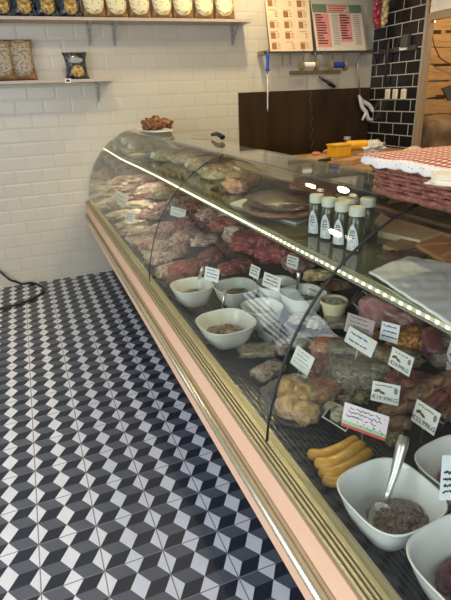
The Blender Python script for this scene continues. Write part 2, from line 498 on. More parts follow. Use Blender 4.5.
for i in range(5):
    a = Y0C + i * (Y1C - Y0C) / 5 + 0.004; b = Y0C + (i + 1) * (Y1C - Y0C) / 5 - 0.004
    cobj('rear_sliding_door', prism_y(NB(), [(1.222, 1.186), (1.228, 1.190), (1.480, 1.004), (1.474, 1.0)], a, b), M_SMOKE)
# glass shelf with its led strip
SHZ = 0.985
def edge_shift(y):
    q = max(0.0, min(1.0, (y - 1.7) / 1.35)); return -0.022 * q * q * (1.6 - 0.6 * q)
def bowed(x0, x1, z0, z1, y0=Y0C, y1=Y1C, n=44, fix=None):
    bm = NB(); prev = None
    for i in range(n + 1):
        y = y0 + (y1 - y0) * i / n; d = edge_shift(y)
        ring = [bm.verts.new(v) for v in ((x0 + d, y, z0), (x1 + (0 if fix else d), y, z0), (x1 + (0 if fix else d), y, z1), (x0 + d, y, z1))]
        if prev:
            for k in range(4): bm.faces.new((prev[k], prev[(k + 1) % 4], ring[(k + 1) % 4], ring[k]))
        else: bm.faces.new(ring[::-1])
        prev = ring
    bm.faces.new(prev); return bm
cobj('glass_shelf', bowed(0.975, 1.47, SHZ - 0.010, SHZ, fix=True), M_SHELFG)
cobj('shelf_edge_rail', bowed(0.958, 0.974, SHZ - 0.022, SHZ + 0.004), plain('greenish_edge_rail', (0.42, 0.42, 0.30), 0.25, 0.6))
for y in (-1.4, -0.36, 1.13, 2.2):
    cobj('shelf_post', box(1.42, 1.44, y - 0.01, y + 0.01, 0.74, SHZ - 0.012), M_STEEL)
M_LED = glow('led_emitter', (1.0, 0.88, 0.58), 10.0)
strip = cobj('led_strip', bowed(0.9555, 0.9578, SHZ - 0.012, SHZ - 0.002), plain('cream_led_tape', (0.75, 0.70, 0.50), 0.5))
y = -0.80; k = 0
while k < 98:
    d = edge_shift(y)
    cobj('led', box(0.9535 + d, 0.9552 + d, y - 0.0032, y + 0.0032, SHZ - 0.0095, SHZ - 0.0045), M_LED, parent=strip); y += 0.0285; k += 1
bm = NB()
while y < Y1C - 0.01:
    d = edge_shift(y); bx(bm, 0.9535 + d, 0.9552 + d, y - 0.0032, y + 0.0032, SHZ - 0.0095, SHZ - 0.0045); y += 0.0285
tag(cobj('far_led_row', bm, M_LED, parent=strip), kind='stuff')
for yc in (-0.9, 0.4, 1.7, 2.7):
    l = bpy.data.lights.new('led_strip_light', 'AREA'); l.shape = 'RECTANGLE'; l.size = 0.012; l.size_y = 1.0
    l.energy = 3.6; l.color = (1.0, 0.88, 0.64)
    q = bpy.data.objects.new('led_strip_light', l); COL.objects.link(q); q.location = (0.968, yc, SHZ - 0.020)

# ------------------------------------------------------------ wall shelves and pasta bags
def shelf(label, x0, x1, z, brackets):
    t = thing('wall_shelf', label, 'shelf', ((x0 + x1) / 2, YW - 0.1, z))
    cx = (x0 + x1) / 2
    obj('shelf_board', box(x0 - cx, x1 - cx, -0.1, 0.098, -0.020, 0.0), M_SHELFW, t)
    for b in brackets:
        bm = NB(); u = b - cx
        bx(bm, u - 0.014, u + 0.014, 0.092, 0.098, -0.17, -0.021)
        bx(bm, u - 0.014, u + 0.014, -0.085, 0.098, -0.026, -0.021)
        tube(bm, [(u, 0.092, -0.14), (u, 0.05, -0.105), (u, -0.01, -0.055), (u, -0.06, -0.026)], 0.006, 6)
        obj('bracket', bm, M_BRACKET, t)
        bm = NB()
        for dz in (-0.06, -0.10, -0.155): bx(bm, u - 0.004, u + 0.004, 0.0895, 0.0922, dz - 0.004, dz + 0.004)
        obj('screw', bm, M_DARKSTEEL, t)
    return t
shelf('long upper beige wall shelf holding the row of pasta bags', -1.3, 2.10, 1.995, (0.81, 1.00, 2.00, -0.6))
shelf('short lower beige wall shelf with three bags on it', -1.3, 0.93, 1.590, (0.82, -0.6))

def pillow(w, h, d, flare=0.0, n=14, front=None, off=0.0):
    """a standing stuffed bag; front=(cx, cz, rx, rz, exponent) builds just a patch of its front face, lifted by off"""
    def P(u, v, side):
        e = (1 - abs(u) ** 2.6) * (1 - abs(2 * v - 1) ** 5)
        e = max(0, e) ** 0.6
        wid = w / 2 * (1 - 0.10 * sin(pi * v) * (1) + flare * (abs(2 * v - 1) ** 3))
        return Vector((u * wid, side * (d / 2 * e * (1.15 - 0.45 * v)) + d * 0.10 * (v - 0.5), v * h))
    bm = NB()
    if front is None:
        for side in (-1, 1):
            g = [[bm.verts.new(P(-1 + 2 * i / n, j / n, side)) for i in range(n + 1)] for j in range(n + 1)]
            for j in range(n):
                for i in range(n): bm.faces.new((g[j][i], g[j][i + 1], g[j + 1][i + 1], g[j + 1][i]))
        bmesh.ops.remove_doubles(bm, verts=bm.verts, dist=1e-5)
    else:
        cx, cz, rx, rz, ex = front; m = 28; rings = []
        for q in (0, 0.35, 0.7, 1.0):
            ring = []
            for k in range(m):
                a = 2 * pi * k / m; s = (abs(cos(a)) ** ex + abs(sin(a)) ** ex) ** (-1 / ex)
                u = cx + rx * q * s * cos(a); v = cz + rz * q * s * sin(a)
                p = P(u, v, -1); p.y -= off; ring.append(p)
            rings.append(ring)
        back = [[p + Vector((0, off * 0.7, 0)) for p in rings[-1]]]
        vs = [[bm.verts.new(p) for p in r] for r in rings[1:] + back]
        c = bm.verts.new(rings[0][0])
        for k in range(m): bm.faces.new((c, vs[0][k], vs[0][(k + 1) % m]))
        for A, B in zip(vs, vs[1:]):
            for k in range(m): bm.faces.new((A[k], B[k], B[(k + 1) % m], A[(k + 1) % m]))
    return bm
def speckle(name, base, ink, scale, thr, stretch=(1, 1, 1), rough=0.45):
    k = NT(name); f = k.noise(scale, 4, 0.65, stretch, 0.4)
    k.base(k.ramp(f, [(thr - 0.03, ink), (thr + 0.03, base)])); k.set(Roughness=rough); MATS[name] = k.m
    return k.m
M_BAGBROWN = mottled('brown_paper_bag', [(0.3, (0.16, 0.075, 0.025)), (0.7, (0.33, 0.19, 0.08))], 22, 0.4, 0.2, 0.3)
M_BAGLABEL = speckle('cream_printed_bag_label', (0.84, 0.75, 0.46), (0.34, 0.30, 0.14), 46, 0.42, (1, 1, 1.6))
M_BAGNAVY = mottled('navy_printed_foil_bag', [(0.42, (0.004, 0.006, 0.012)), (0.52, (0.012, 0.022, 0.040)), (0.60, (0.12, 0.14, 0.14)), (0.64, (0.006, 0.009, 0.018))], 26, 0.25, 0.4, 0.3)
M_PASTA = mottled('yellow_pasta_window', [(0.38, (0.12, 0.06, 0.02)), (0.5, (0.48, 0.28, 0.05)), (0.66, (0.75, 0.60, 0.24))], 60, 0.4, 0.3, 0.6)
M_BAGGREY = speckle('greyed_printed_bag_label', (0.40, 0.34, 0.24), (0.16, 0.11, 0.07), 60, 0.46, (1, 1, 1.5))
M_BAND = plain('dull_silver_band', (0.30, 0.31, 0.30), 0.35, 0.3)
def pasta_bag(kind, label, x, z, w, h, group, yoff=0.0, rz=0.0, lab_mat=None):
    t = thing('pasta_bag', label, 'pasta bag', (x, YW - 0.105 + yoff, z + 0.001), rz, group)
    if kind == 'navy':
        obj('bag', pillow(w, h, 0.075, 0.10), M_BAGNAVY, t, smooth=True)
        obj('food_window', pillow(w, h, 0.075, 0.10, front=(0.05, 0.30, 0.62, 0.22, 2.0), off=0.002), M_PASTA, t, smooth=True)
        obj('brand_panel', pillow(w, h, 0.075, 0.10, front=(0.0, 0.70, 0.70, 0.10, 3.0), off=0.002), M_BAND, t, smooth=True)
    else:
        obj('bag', pillow(w, h, 0.07, 0.0), M_BAGBROWN, t, smooth=True)
        obj('printed_label', pillow(w, h, 0.07, 0.0, front=(0.0, 0.54, 0.97, 0.45, 2.4), off=0.002), lab_mat or M_BAGLABEL, t, smooth=True)
    return t
ZS = 1.995
ords = ['cut by the photo\'s left edge', 'second from the left', 'third from the left', 'beside the cream bags']
for i, px in enumerate((3, 25, 48, 71)):
    p = aty(px, 14, YW - 0.12)
    pasta_bag('navy', 'navy bag with round pasta window on upper shelf, ' + ords[i], p.x, ZS, 0.165, 0.26, 'navy pasta bags on the upper shelf')
co = ['first', 'second', 'third', 'fourth', 'fifth', 'sixth', 'seventh']
for i, px in enumerate((95, 117.5, 140.5, 162.5, 183.5, 204.5, 225)):
    p = aty(px, 14, YW - 0.12)
    s = ('right-most cream bag at the bare end of the upper shelf' if i == 6 else
         ('cream labelled bag on the upper shelf, right against the navy bags' if i == 0 else co[i] + ' cream labelled bag from the navy ones on the upper shelf'))
    pasta_bag('cream', s, p.x, ZS, 0.178, 0.29, 'cream bags on the upper shelf', rz=radians((-4, 3, -2, 4, -3, 2, -5)[i]))
for i, px in enumerate((4, 25)):
    p = aty(px, 75, YW - 0.12)
    pasta_bag('cream', ('greyish printed bag on the lower shelf, cut by the photo edge', 'greyish printed bag on the lower shelf beside the empty space')[i],
              p.x, 1.59, 0.168, 0.27, 'greyish bags on the lower shelf', rz=radians((3, -4)[i]), lab_mat=M_BAGGREY)
p = aty(78, 78, YW - 0.12)
pasta_bag('navy', 'small navy bag standing alone on the right half of the lower shelf', p.x, 1.59, 0.165, 0.185, None)
p = aty(68, 81, YW - 0.2)
t = thing('shelf_price_tag', 'tiny white price tag on the lower shelf edge below the navy bag', 'price tag', (p.x, YW - 0.2035, 1.581))
obj('tag', box(-0.022, 0.022, 0.0, 0.002, -0.014, 0.014), M_CARD, t)
obj('printed_mark', box(-0.012, 0.012, -0.0012, -0.0002, -0.007, 0.007), M_INK, t)

# ------------------------------------------------------------ rail, price boards and hanging tools
RY = YW - 0.14
pl = aty(264, 54, RY); pr = aty(374, 49, RY); RZ = (pl.z + pr.z) / 2
t = thing('tool_rail', 'thin steel hanging rail below the two price boards', 'rail', ((pl.x + pr.x) / 2, RY, RZ))
hw = (pr.x - pl.x) / 2
bm = NB(); bx(bm, -hw, hw, -0.010, 0.0, -0.012, 0.004); obj('bar', bm, M_DARKSTEEL, t)
for s in (-1, 0, 1):
    obj('wall_bracket', box(s * hw * 0.96 - 0.02, s * hw * 0.96 + 0.02, 0.001, 0.138, -0.02, 0.012), M_OLIVE, t)
def lean_board(name, label, xl, xr, h, body, thick=0.008):
    """board whose foot stands on the rail and whose head leans on the wall"""
    t = thing(name, label, 'price board', ((xl + xr) / 2, RY - 0.004, RZ + 0.0045))
    th = math.asin(min(0.9, 0.125 / h)); t.rotation_euler = (-th, 0, 0)
    w = (xr - xl) / 2
    obj('panel', box(-w, w, 0, thick, 0, h), body, t)
    return t, w, h
M_CREAMB = plain('cream_menu_board', (0.72, 0.56, 0.36), 0.5)
M_PINKB = plain('pale_pink_list', (0.62, 0.24, 0.21), 0.5)
M_REDINK = plain('red_print', (0.55, 0.06, 0.05), 0.5)
xl = aty(270.5, 50, RY).x; xr = aty(313, 50, RY).x
t, w, h = lean_board('menu_board', 'cream menu board with small food pictures leaning on the rail', xl, xr, 0.52, M_CREAMB)
random.seed(4)
M_BROWNP = plain('brown_food_picture', (0.30, 0.13, 0.05), 0.5, vary=0.4, scale=90)
for r in range(6):
    for c in range(3):
        x = -w + (c + 0.12) * 2 * w / 3; z = h - 0.085 * (r + 1) + 0.005
        if (r + c) % 4 != 2:
            bm = NB(); bx(bm, x, x + 0.045, -0.0014, -0.0002, z, z + 0.05)
            obj('food_picture', bm, M_BROWNP, t)
        bm = NB()
        for q in range(4): bx(bm, x + 0.056, x + 0.056 + random.uniform(0.02, 0.034), -0.0014, -0.0002, z + 0.006 + q * 0.012, z + 0.0095 + q * 0.012)
        bx(bm, x, x + 0.07, -0.0014, -0.0002, z + 0.056, z + 0.0595)
        obj('print', bm, M_REDINK if (r > 3) else M_BROWNP, t)
xl = aty(317, 49, RY).x; xr = aty(366, 47, RY).x
t, w, h = lean_board('price_board', 'pink and white price list board with green header leaning on the rail', xl, xr, 0.40, plain('white_board_print', (0.60, 0.53, 0.44), 0.5))
obj('header', box(-w + 0.004, w - 0.004, -0.0016, -0.0004, h - 0.075, h - 0.004), plain('dull_green_header', (0.14, 0.19, 0.11), 0.5), t)
obj('header_plate', box(-w * 0.42, w * 0.48, -0.0030, -0.0017, h - 0.07, h - 0.008), plain('pale_header_plate', (0.55, 0.42, 0.33), 0.5), t)
bm = NB()
for q in range(3): bx(bm, -w * 0.36, w * (0.42 - 0.08 * q), -0.0042, -0.0031, h - 0.024 - q * 0.019, h - 0.014 - q * 0.019)
obj('header_lettering', bm, M_REDINK, t)
for k_, (a, b) in enumerate(((-0.94, -0.38), (0.02, 0.50))):
    obj('list_column', box(w * a, w * b, -0.0016, -0.0004, 0.03 if k_ == 0 else 0.075, h - 0.085), M_PINKB, t)
    bm = NB(); z = h - 0.10
    while z > (0.04 if k_ == 0 else 0.085):
        bx(bm, w * (a + 0.04), w * (a + 0.04 + random.uniform(0.2, 0.40)), -0.0030, -0.0017, z, z + 0.010); z -= 0.022
    obj('list_lettering', bm, M_INK, t)
    bm = NB(); z = h - 0.10
    while z > 0.04:
        bx(bm, w * (b + 0.10), w * (b + 0.36), -0.0030, -0.0017, z, z + 0.004); z -= 0.0165
    obj('price_print', bm, plain('grey_print', (0.22, 0.20, 0.19), 0.6), t)

def hang(px, py): return aty(px, py, RY - 0.03)
# sharpening steel
p0 = hang(267.5, 58)
t = thing('sharpening_steel', 'sharpening steel with bright blue handle hanging at the rail\'s left end', 'sharpening steel', (p0.x, RY - 0.03, RZ))
bm = NB(); tube(bm, [(0, 0.028, 0.006), (0, 0.0, 0.012), (0, -0.004, 0.0), (0, 0, -0.02)], 0.004, 6); obj('hook', bm, M_STEEL, t, smooth=True)
bm = NB(); tube(bm, [(0, 0, -0.018), (0, 0, -0.03), (0, 0, -0.07), (0, 0, -0.125), (0, 0, -0.14), (0, 0, -0.15)], 0.014, 12, radii=[0.012, 0.017, 0.014, 0.013, 0.020, 0.018])
obj('handle', bm, plain('bright_blue_plastic', (0.015, 0.06, 0.42), 0.35), t, smooth=True)
bm = NB(); tube(bm, [(0, 0, -0.15), (0, 0, -0.45), (0, 0, -0.475)], 0.007, 10, radii=[0.007, 0.007, 0.004]); obj('rod', bm, M_STEEL, t, smooth=True)
# small chains
for px, s in ((283, 'short link chain hanging from the rail nearer the sharpening steel'), (291, 'short link chain hanging from the rail nearer the roller tools')):
    p0 = hang(px, 58); bm = NB()
    for k in range(4):
        z = -0.018 - k * 0.026; a = k * pi / 2
        tube(bm, [(cos(a) * 0.007 * cos(q) , sin(a) * 0.007 * cos(q), z + 0.015 * sin(q)) for q in [2 * pi * i / 10 for i in range(10)]], 0.0022, 5, closed=True)
    o = obj('link_chain', bm, M_DARKSTEEL, None, (p0.x, RY - 0.018, RZ + 0.004), True)
    tag(o, s, 'chain', 'short chains on the rail')
# roller tools with a strip of knives
def roller(px, mat, label, w):
    p0 = hang(px, 65)
    t = thing('roller_tool', label, 'kitchen tool', (p0.x, RY - 0.03, p0.z))
    bm = NB(); tube(bm, [(-w / 2, 0, 0), (w / 2, 0, 0)], 0.024, 16); obj('roller', bm, mat, t, smooth=False)
    for s in (-1, 1):
        bm = NB(); tube(bm, [(s * w / 2, 0.026, 0.105), (s * (w / 2 + 0.006), 0, 0.115), (s * (w / 2 + 0.012), 0, 0.0), (s * (w / 2 + 0.012), 0, -0.03)], 0.006, 7)
        obj('side_arm', bm, M_DARKSTEEL, t, smooth=True)
        bm = NB(); lathe(bm, [(0.030, -0.014), (0.045, -0.006), (0.045, 0.006), (0.030, 0.014)], 16)
        for v in bm.verts: v.co = Vector((v.co.z + s * (w / 2 + 0.024), v.co.y, v.co.x * 1.0 - 0.005))
        obj('end_disc', bm, M_OLIVE, t, smooth=False)
    return t
roller(309, plain('bright_white_roller', (0.82, 0.80, 0.72), 0.4), 'tool with a white roller hanging from the rail', 0.105)
roller(338, plain('deep_blue_roller', (0.02, 0.04, 0.30), 0.4), 'tool with a deep blue roller hanging from the rail', 0.105)
a = aty(290, 73, YW - 0.02); b = aty(341, 71.5, YW - 0.02)
tag(obj('magnetic_knife_bar', box(a.x, b.x, YW - 0.022, YW - 0.002, a.z - 0.016, a.z + 0.016, bevel=0.003), M_OLIVE),
    'flat olive grey knife bar on the cream tiles behind the roller tools', 'knife bar')
a = aty(319, 77, YW - 0.035); b = aty(335, 87, YW - 0.035)
t = thing('cleaver_handle', 'black handled tool hanging slantwise under the roller tools', 'kitchen tool', a)
d = b - a; bm = NB(); tube(bm, [(0, 0, 0), d * 0.3, d * 0.55], 0.012, 8, radii=[0.010, 0.013, 0.013]); obj('blade', bm, M_DARKSTEEL, t, smooth=True)
bm = NB(); tube(bm, [d * 0.45, d * 0.7, d], 0.015, 8, radii=[0.013, 0.018, 0.015]); obj('handle', bm, M_BLACKP, t, smooth=True)
# bone saw near the corner
pa = aty(358, 62, YW - 0.06); pb = aty(371, 50, YW - 0.06); pc = aty(375, 60, YW - 0.06); pd = aty(377, 112, YW - 0.06); pe = aty(361, 104, YW - 0.06)
t = thing('bone_saw', 'bone saw with white handle hanging beside the black tiles', 'saw', pb)
bm = NB(); tube(bm, [q - pb for q in (pe, pa + Vector((0, 0, -0.05)), pa, pa + Vector((0.03, 0, 0.06)), pb, pc)], 0.006, 8); obj('frame', bm, M_STEEL, t, smooth=True)
bm = NB(); tube(bm, [pc - pb, pd - pb], 0.004, 6); obj('blade', bm, M_DARKSTEEL, t)
pts = [aty(x, y, YW - 0.06) - pb for x, y in ((360, 99), (364, 102), (369, 105), (374, 112), (373, 120), (368, 119), (366, 112), (362, 107))]
bm = NB(); tube(bm, pts, 0.020, 8, closed=True)
tube(bm, [pts[1], pts[0] + Vector((-0.02, 0, 0.03))], 0.012, 8); tube(bm, [pts[6], pts[6] + Vector((-0.035, 0, -0.075))], 0.012, 8)
obj('handle', bm, plain('white_saw_handle', (0.80, 0.78, 0.70), 0.4), t, smooth=True)
# cord on the splashback
pts = []
for i in range(30):
    q = i / 29; p = aty(310 + 2.5 * q + 1.3 * sin(q * 31), 92 + 58 * q, YW - 0.016); pts.append(p)
tag(obj('wavy_cord', tube(NB(), pts, 0.0022, 6), plain('olive_string', (0.16, 0.12, 0.05), 0.7), smooth=True), 'thin wavy cord hanging down the brown splashback', 'cord')

# things on the black tiled wall
sx = XR - 0.001
for k, (px, s) in enumerate(((388, 'nearest the corner'), (395.5, 'in the middle of three'), (404, 'nearest the doorway'))):
    p = atx(px, 94, sx)
    t = thing('wall_socket', 'white wall socket on the black tiles, ' + s, 'socket', (sx, p.y, p.z))
    obj('plate', box(-0.010, 0, -0.032, 0.032, -0.042, 0.042, bevel=0.004), plain('warm_white_plastic', (0.80, 0.74, 0.60), 0.4), t)
    obj('switch_face', box(-0.014, -0.0105, -0.018, 0.018, -0.026, 0.026), plain('cream_plastic', (0.62, 0.57, 0.45), 0.4), t)
a = atx(380, 53, sx); b = atx(418, 46, sx)
t = thing('wall_bar', 'dark horizontal bar fixed across the black tiles', 'bar', (sx, (a.y + b.y) / 2, (a.z + b.z) / 2))
obj('bar', box(-0.02, 0, -abs(a.y - b.y) / 2, abs(a.y - b.y) / 2, -0.018, 0.018), M_DARKSTEEL, t)
p = atx(406, 48, sx)
obj('white_clip', box(-0.035, -0.021, p.y - (a.y + b.y) / 2 - 0.045, p.y - (a.y + b.y) / 2 + 0.045, -0.012, 0.014), M_WHITE, t)
a = atx(389, 40, sx - 0.03); b = atx(384.5, 85, sx - 0.03)
tag(obj('knife_sharpener', tube(NB(), [a, a.lerp(b, 0.3), b], 0.012, 8, radii=[0.014, 0.010, 0.008]), plain('dark_grey_rod', (0.05, 0.05, 0.05), 0.3, 0.4), smooth=True),
    'long dark rod hanging over the bar on the black tiles', 'tool')
a = atx(412, 34, sx); b = atx(404, 48, sx)
tag(obj('wall_phone', box(XR - 0.045, XR - 0.004, a.y, b.y, b.z, a.z, bevel=0.006), plain('grey_black_plastic', (0.07, 0.07, 0.07), 0.3)), 'dark grey box above the bar on the black tiles', 'box')
# braids of onions and garlic in the corner
def braid(name, label, px0, px1, py1, Y, mat, r, n):
    a = aty(px0, -14, Y); b = aty(px1, py1, Y)
    t = thing(name, label, 'braid', a)
    d = b - a; bm = NB(); tube(bm, [(0, 0, 0.03), d * 0.5, d], 0.006, 6); obj('string', bm, M_TAN, t)
    for k in range(n):
        q = (k + 0.5) / n; c = d * q + Vector((r * 0.75 * cos(k * 2.4), -r * 0.75 * abs(sin(k * 2.4)), 0))
        bm = NB(); lathe(bm, [(0.001, -r), (r * 0.7, -r * 0.72), (r, -0.05 * r), (r * 0.75, r * 0.62), (r * 0.2, r), (0.001, r * 1.3)], 12, c)
        obj('bulb', bm, mat, t, smooth=True)
braid('onion_braid', 'hanging braid of red onions in the upper right corner', 377, 376, 27, 2.86, plain('red_onion_skin', (0.33, 0.025, 0.05), 0.25, vary=0.5, scale=20, coat=0.4), 0.027, 17)
braid('garlic_braid', 'hanging braid of pale garlic in front of the black tiles', 385.5, 382.5, 25, 2.86, plain('pale_garlic_skin', (0.62, 0.45, 0.22), 0.45, vary=0.4, scale=25), 0.027, 15)

# doorway on the right: a slatted pine rack, sacks and a light carton
t = thing('slatted_rack', 'warm lit pine slatted rack seen through the right doorway', 'rack', (4.05, 3.0, 0))
for i in range(9):
    z = aty(440, 114 - 16.6 * i, 2.98).z
    obj('slat', box(-0.50, 0.42, -0.012, 0.012, z + 0.006, z + 0.148), M_WOOD, t)
for x in (-0.42, 0.05, 0.36): obj('upright', box(x - 0.04, x + 0.04, 0.013, 0.06, 0, 2.35), M_WOOD, t)
for (x0, y0, x1, y1) in ((433, 30, 441, 34), (446, 30, 451, 33), (434, 64, 451, 66), (436, 95, 445, 99)):
    a = aty(x0, y0, 2.985); b = aty(x1, y1, 2.985)
    obj('hand_slot', box(min(a.x, b.x) - 4.05, max(a.x, b.x) - 4.05, -0.0155, -0.0125, min(a.z, b.z), max(a.z, b.z)), plain('dark_slot', (0.06, 0.025, 0.01), 0.8), t)
pts = [aty(x, y, 2.9) for x, y in ((433, -12), (433, 17), (432, 32), (434, 45), (440, 58), (448, 63), (456, 66))]
tag(obj('hanging_wire', tube(NB(), pts, 0.006, 6), plain('brown_flex', (0.16, 0.08, 0.03), 0.6), smooth=True), 'brown flex drooping in front of the pine slats', 'wire')
p = aty(433, 18, 2.9)
tag(obj('hanging_bulb', lathe(NB(), [(0.005, -0.05), (0.026, -0.035), (0.03, -0.01), (0.016, 0.02), (0.014, 0.045)], 14, p), glow('lit_bulb', (1.0, 0.75, 0.35), 3.0), smooth=True), 'small lit bulb at the top of the pine slats', 'bulb')
def place_lump(name, label, cat, p, L, W, H, rz, mat, seed, amp=0.14, freq=2.0, box_like=0.8, group=None, parent=None, sub=4):
    o = obj(name, blob(L, W, H, seed, amp, freq, sub, True, box_like), mat, parent, p, True, (0, 0, rz))
    return tag(o, label, cat, group) if label else o
M_SACK = mottled('cream_sack', [(0.3, (0.38, 0.29, 0.17)), (0.7, (0.60, 0.50, 0.33))], 12, 0.7, 0.0, 0.4)
M_SACKD = mottled('brown_sack', [(0.3, (0.12, 0.07, 0.035)), (0.7, (0.30, 0.19, 0.10))], 6, 0.7, 0.0, 0.4)
p = aty(442, 135, 2.7)
tag(obj('store_shelf', box(3.56, 4.42, 2.35, 2.96, 0.80, 0.83), M_BOARD), 'brown wooden shelf under the sacks in the doorway', 'shelf')
obj('shelf_leg', box(-0.40, 0.40, -0.28, 0.28, -0.80, -0.002), M_SACKD, bpy.data.objects['store_shelf'], (3.99, 2.65, 0.80))
place_lump('brown_sack', 'large dull brown sack at the foot of the pine slats', 'sack', (4.0, 2.68, 0.831), 0.60, 0.42, 0.40, 0, M_SACKD, 31, 0.10)
M_GREYM = plain('grey_tin', (0.10, 0.095, 0.08), 0.35, 0.5)
p = aty(447, 90, 2.6)
bm = NB(); q = [(-0.07, 0.02), (0.12, 0.06), (0.16, -0.02), (0.03, -0.10)]
A = [bm.verts.new((x, -0.012, z)) for x, z in q]; B = [bm.verts.new((x * .92, 0.012, z * .92)) for x, z in q]
for i in range(4): bm.faces.new((A[i], A[(i + 1) % 4], B[(i + 1) % 4], B[i]))
bm.faces.new(A[::-1]); bm.faces.new(B)
o = obj('metal_scoop', bm, M_GREYM, None, p); tag(o, 'dark grey metal scoop hanging in front of the pine slats', 'scoop')
obj('hanging_loop', tube(NB(), [(0.12, 0, 0.05), (0.15, 0.1, 0.3), (0.16, 0.2, 0.55)], 0.004, 5), M_DARKSTEEL, o)

# ------------------------------------------------------------ work table behind the counter
t = thing('work_table', 'dark wooden butcher work table behind the counter', 'table', (2.75, 2.05, 0))
obj('table_top', box(-0.75, 0.62, -0.62, 0.62, 0.875, 0.93, bevel=0.006), M_BOARD, t)
obj('apron', box(-0.70, 0.58, -0.57, 0.57, 0.76, 0.874), plain('dark_red_brown_wood', (0.12, 0.035, 0.02), 0.5), t)
for sx_ in (-0.66, 0.54):
    for sy in (-0.53, 0.53): obj('leg', box(sx_ - 0.035, sx_ + 0.035, sy - 0.035, sy + 0.035, 0, 0.759), M_BOARD, t)
TT = 0.931
def slab(name, label, cat, pix, z, th, mat, group=None):
    """flat slab whose top corners are given"""
    bm = NB(); q = [atz(x, y, z + th) for x, y in pix]
    c = sum(q, Vector()) / len(q); c.z = z
    A = [bm.verts.new((v.x - c.x, v.y - c.y, 0)) for v in q]; B = [bm.verts.new((v.x - c.x, v.y - c.y, th)) for v in q]
    n = len(q)
    for i in range(n): bm.faces.new((A[i], A[(i + 1) % n], B[(i + 1) % n], B[i]))
    bm.faces.new(A[::-1]); bm.faces.new(B)
    return tag(obj(name, bm, mat, None, c), label, cat, group)
slab('cutting_board', 'long worn cutting board lying on the work table', 'cutting board', [(290, 163), (352, 160), (372, 156), (312, 154)], TT, 0.035, wood('pale_worn_board', (0.30, 0.17, 0.08), (0.50, 0.31, 0.15), 6, (8, 1, 1)))
M_YEL = plain('amber_yellow_plastic', (0.72, 0.36, 0.012), 0.35)
def tub_at(px, py, z, w, d, h, mat, name, label, cat, rz=0.0):
    p = atz(px, py, z + h / 2)
    t = thing(name, label, cat, (p.x, p.y, z), rz)
    bm = box(-w / 2, w / 2, -d / 2, d / 2, 0, h, bevel=min(w, d, h) * 0.12)
    obj('body', bm, mat, t, smooth=False)
    return t
t = tub_at(339, 151, 0.967, 0.15, 0.11, 0.085, M_YEL, 'yellow_box', 'short yellow plastic box on the cutting board', 'box', 0.2)
obj('lid', box(-0.08, 0.08, -0.06, 0.06, 0.086, 0.096), plain('paler_yellow_plastic', (0.80, 0.47, 0.04), 0.35), t)
p = atz(357, 149, 0.98); t = thing('yellow_bottle', 'orange yellow bottle lying beside the yellow box', 'bottle', (p.x, p.y, 0.967 + 0.042), -0.35)
bm = NB(); tube(bm, [(-0.10, 0, 0), (-0.08, 0, 0), (0.07, 0, 0), (0.10, 0, 0)], 0.04, 14, radii=[0.03, 0.042, 0.042, 0.02]); obj('body', bm, M_YEL, t, smooth=True)
bm = NB(); tube(bm, [(0.10, 0, 0), (0.13, 0, 0)], 0.018, 10); obj('cap', bm, plain('orange_cap', (0.55, 0.16, 0.01), 0.4), t)
p = atz(340, 140, 1.02); t = thing('small_jar', 'small dark jar with a pale lid behind the yellow box', 'jar', (p.x, min(p.y + 0.02, 2.60), 0.9315))
obj('jar_body', lathe(NB(), [(0.03, 0), (0.03, 0.10)], 16), M_DARKSTEEL, t); obj('lid', lathe(NB(), [(0.032, 0.101), (0.03, 0.125)], 16), M_BRACKET, t)
for px, py, s in ((316, 155, 'left'), (327, 153, 'right')):
    place_lump('meat_scrap', 'red pink meat scrap on the %s of the cutting board\'s far edge' % s, 'meat', atz(px, py, 0.967) * 1, 0.07, 0.05, 0.03, 0.3, mottled('bright_scrap', [(0.3, (0.45, 0.08, 0.03)), (0.7, (0.75, 0.35, 0.22))], 30), 7 + px % 5)
a = atz(330, 158, 0.985); t = thing('boning_knife', 'knife with dark handle lying on the cutting board', 'knife', (a.x, a.y, 0.968), 0.35)
obj('blade', box(0.0, 0.17, -0.012, 0.012, 0.001, 0.004), M_STEEL, t); obj('handle', box(-0.13, 0.0, -0.012, 0.012, 0.0, 0.02, bevel=0.004), M_BLACKP, t)
# crumpled clear bag right of the yellow bottle
a = atz(374, 146, 1.0); place_lump('plastic_bag', 'crumpled pale plastic bag between the yellow bottle and the basket', 'bag', (a.x, a.y, 0.931), 0.20, 0.16, 0.13, 0.2, mottled('pale_crumpled_plastic', [(0.35, (0.35, 0.33, 0.30)), (0.6, (0.70, 0.66, 0.60))], 18, 0.25, 0.5, 0.9), 12, 0.3, 3.0, 1.0)
# side bench and things beyond the basket
tag(obj('side_bench', box(1.95, 3.40, 0.36, 1.33, 0.0, 0.90, bevel=0.01), plain('dark_side_bench', (0.10, 0.07, 0.05), 0.5)), 'dark staff side bench, mostly hidden behind the basket', 'bench')
a = atz(417, 155, 0.91); place_lump('paper_sack', 'cream speckled sack between black tiles and the pale carton', 'sack', (a.x, a.y + 0.1, 0.0) if False else (3.1, aty(417, 150, 1.1).y, 0.901), 0.22, 0.22, 0.22, 0.3, M_SACK, 14, 0.22)
bpy.data.objects['paper_sack'].location = (aty(417, 150, 1.18).x, 1.18, 0.901)
t = thing('pale_carton', 'pale cream carton standing behind the gingham cloth', 'carton', (aty(447, 146, 0.55).x, 0.55, 0.901), 0.15)
bm = NB(); q = [(-0.16, 0.0), (0.26, 0.0), (0.26, 0.22), (-0.08, 0.22)]
A = [bm.verts.new((x, -0.09, z)) for x, z in q]; B = [bm.verts.new((x, 0.09, z)) for x, z in q]
for i in range(4): bm.faces.new((A[i], A[(i + 1) % 4], B[(i + 1) % 4], B[i]))
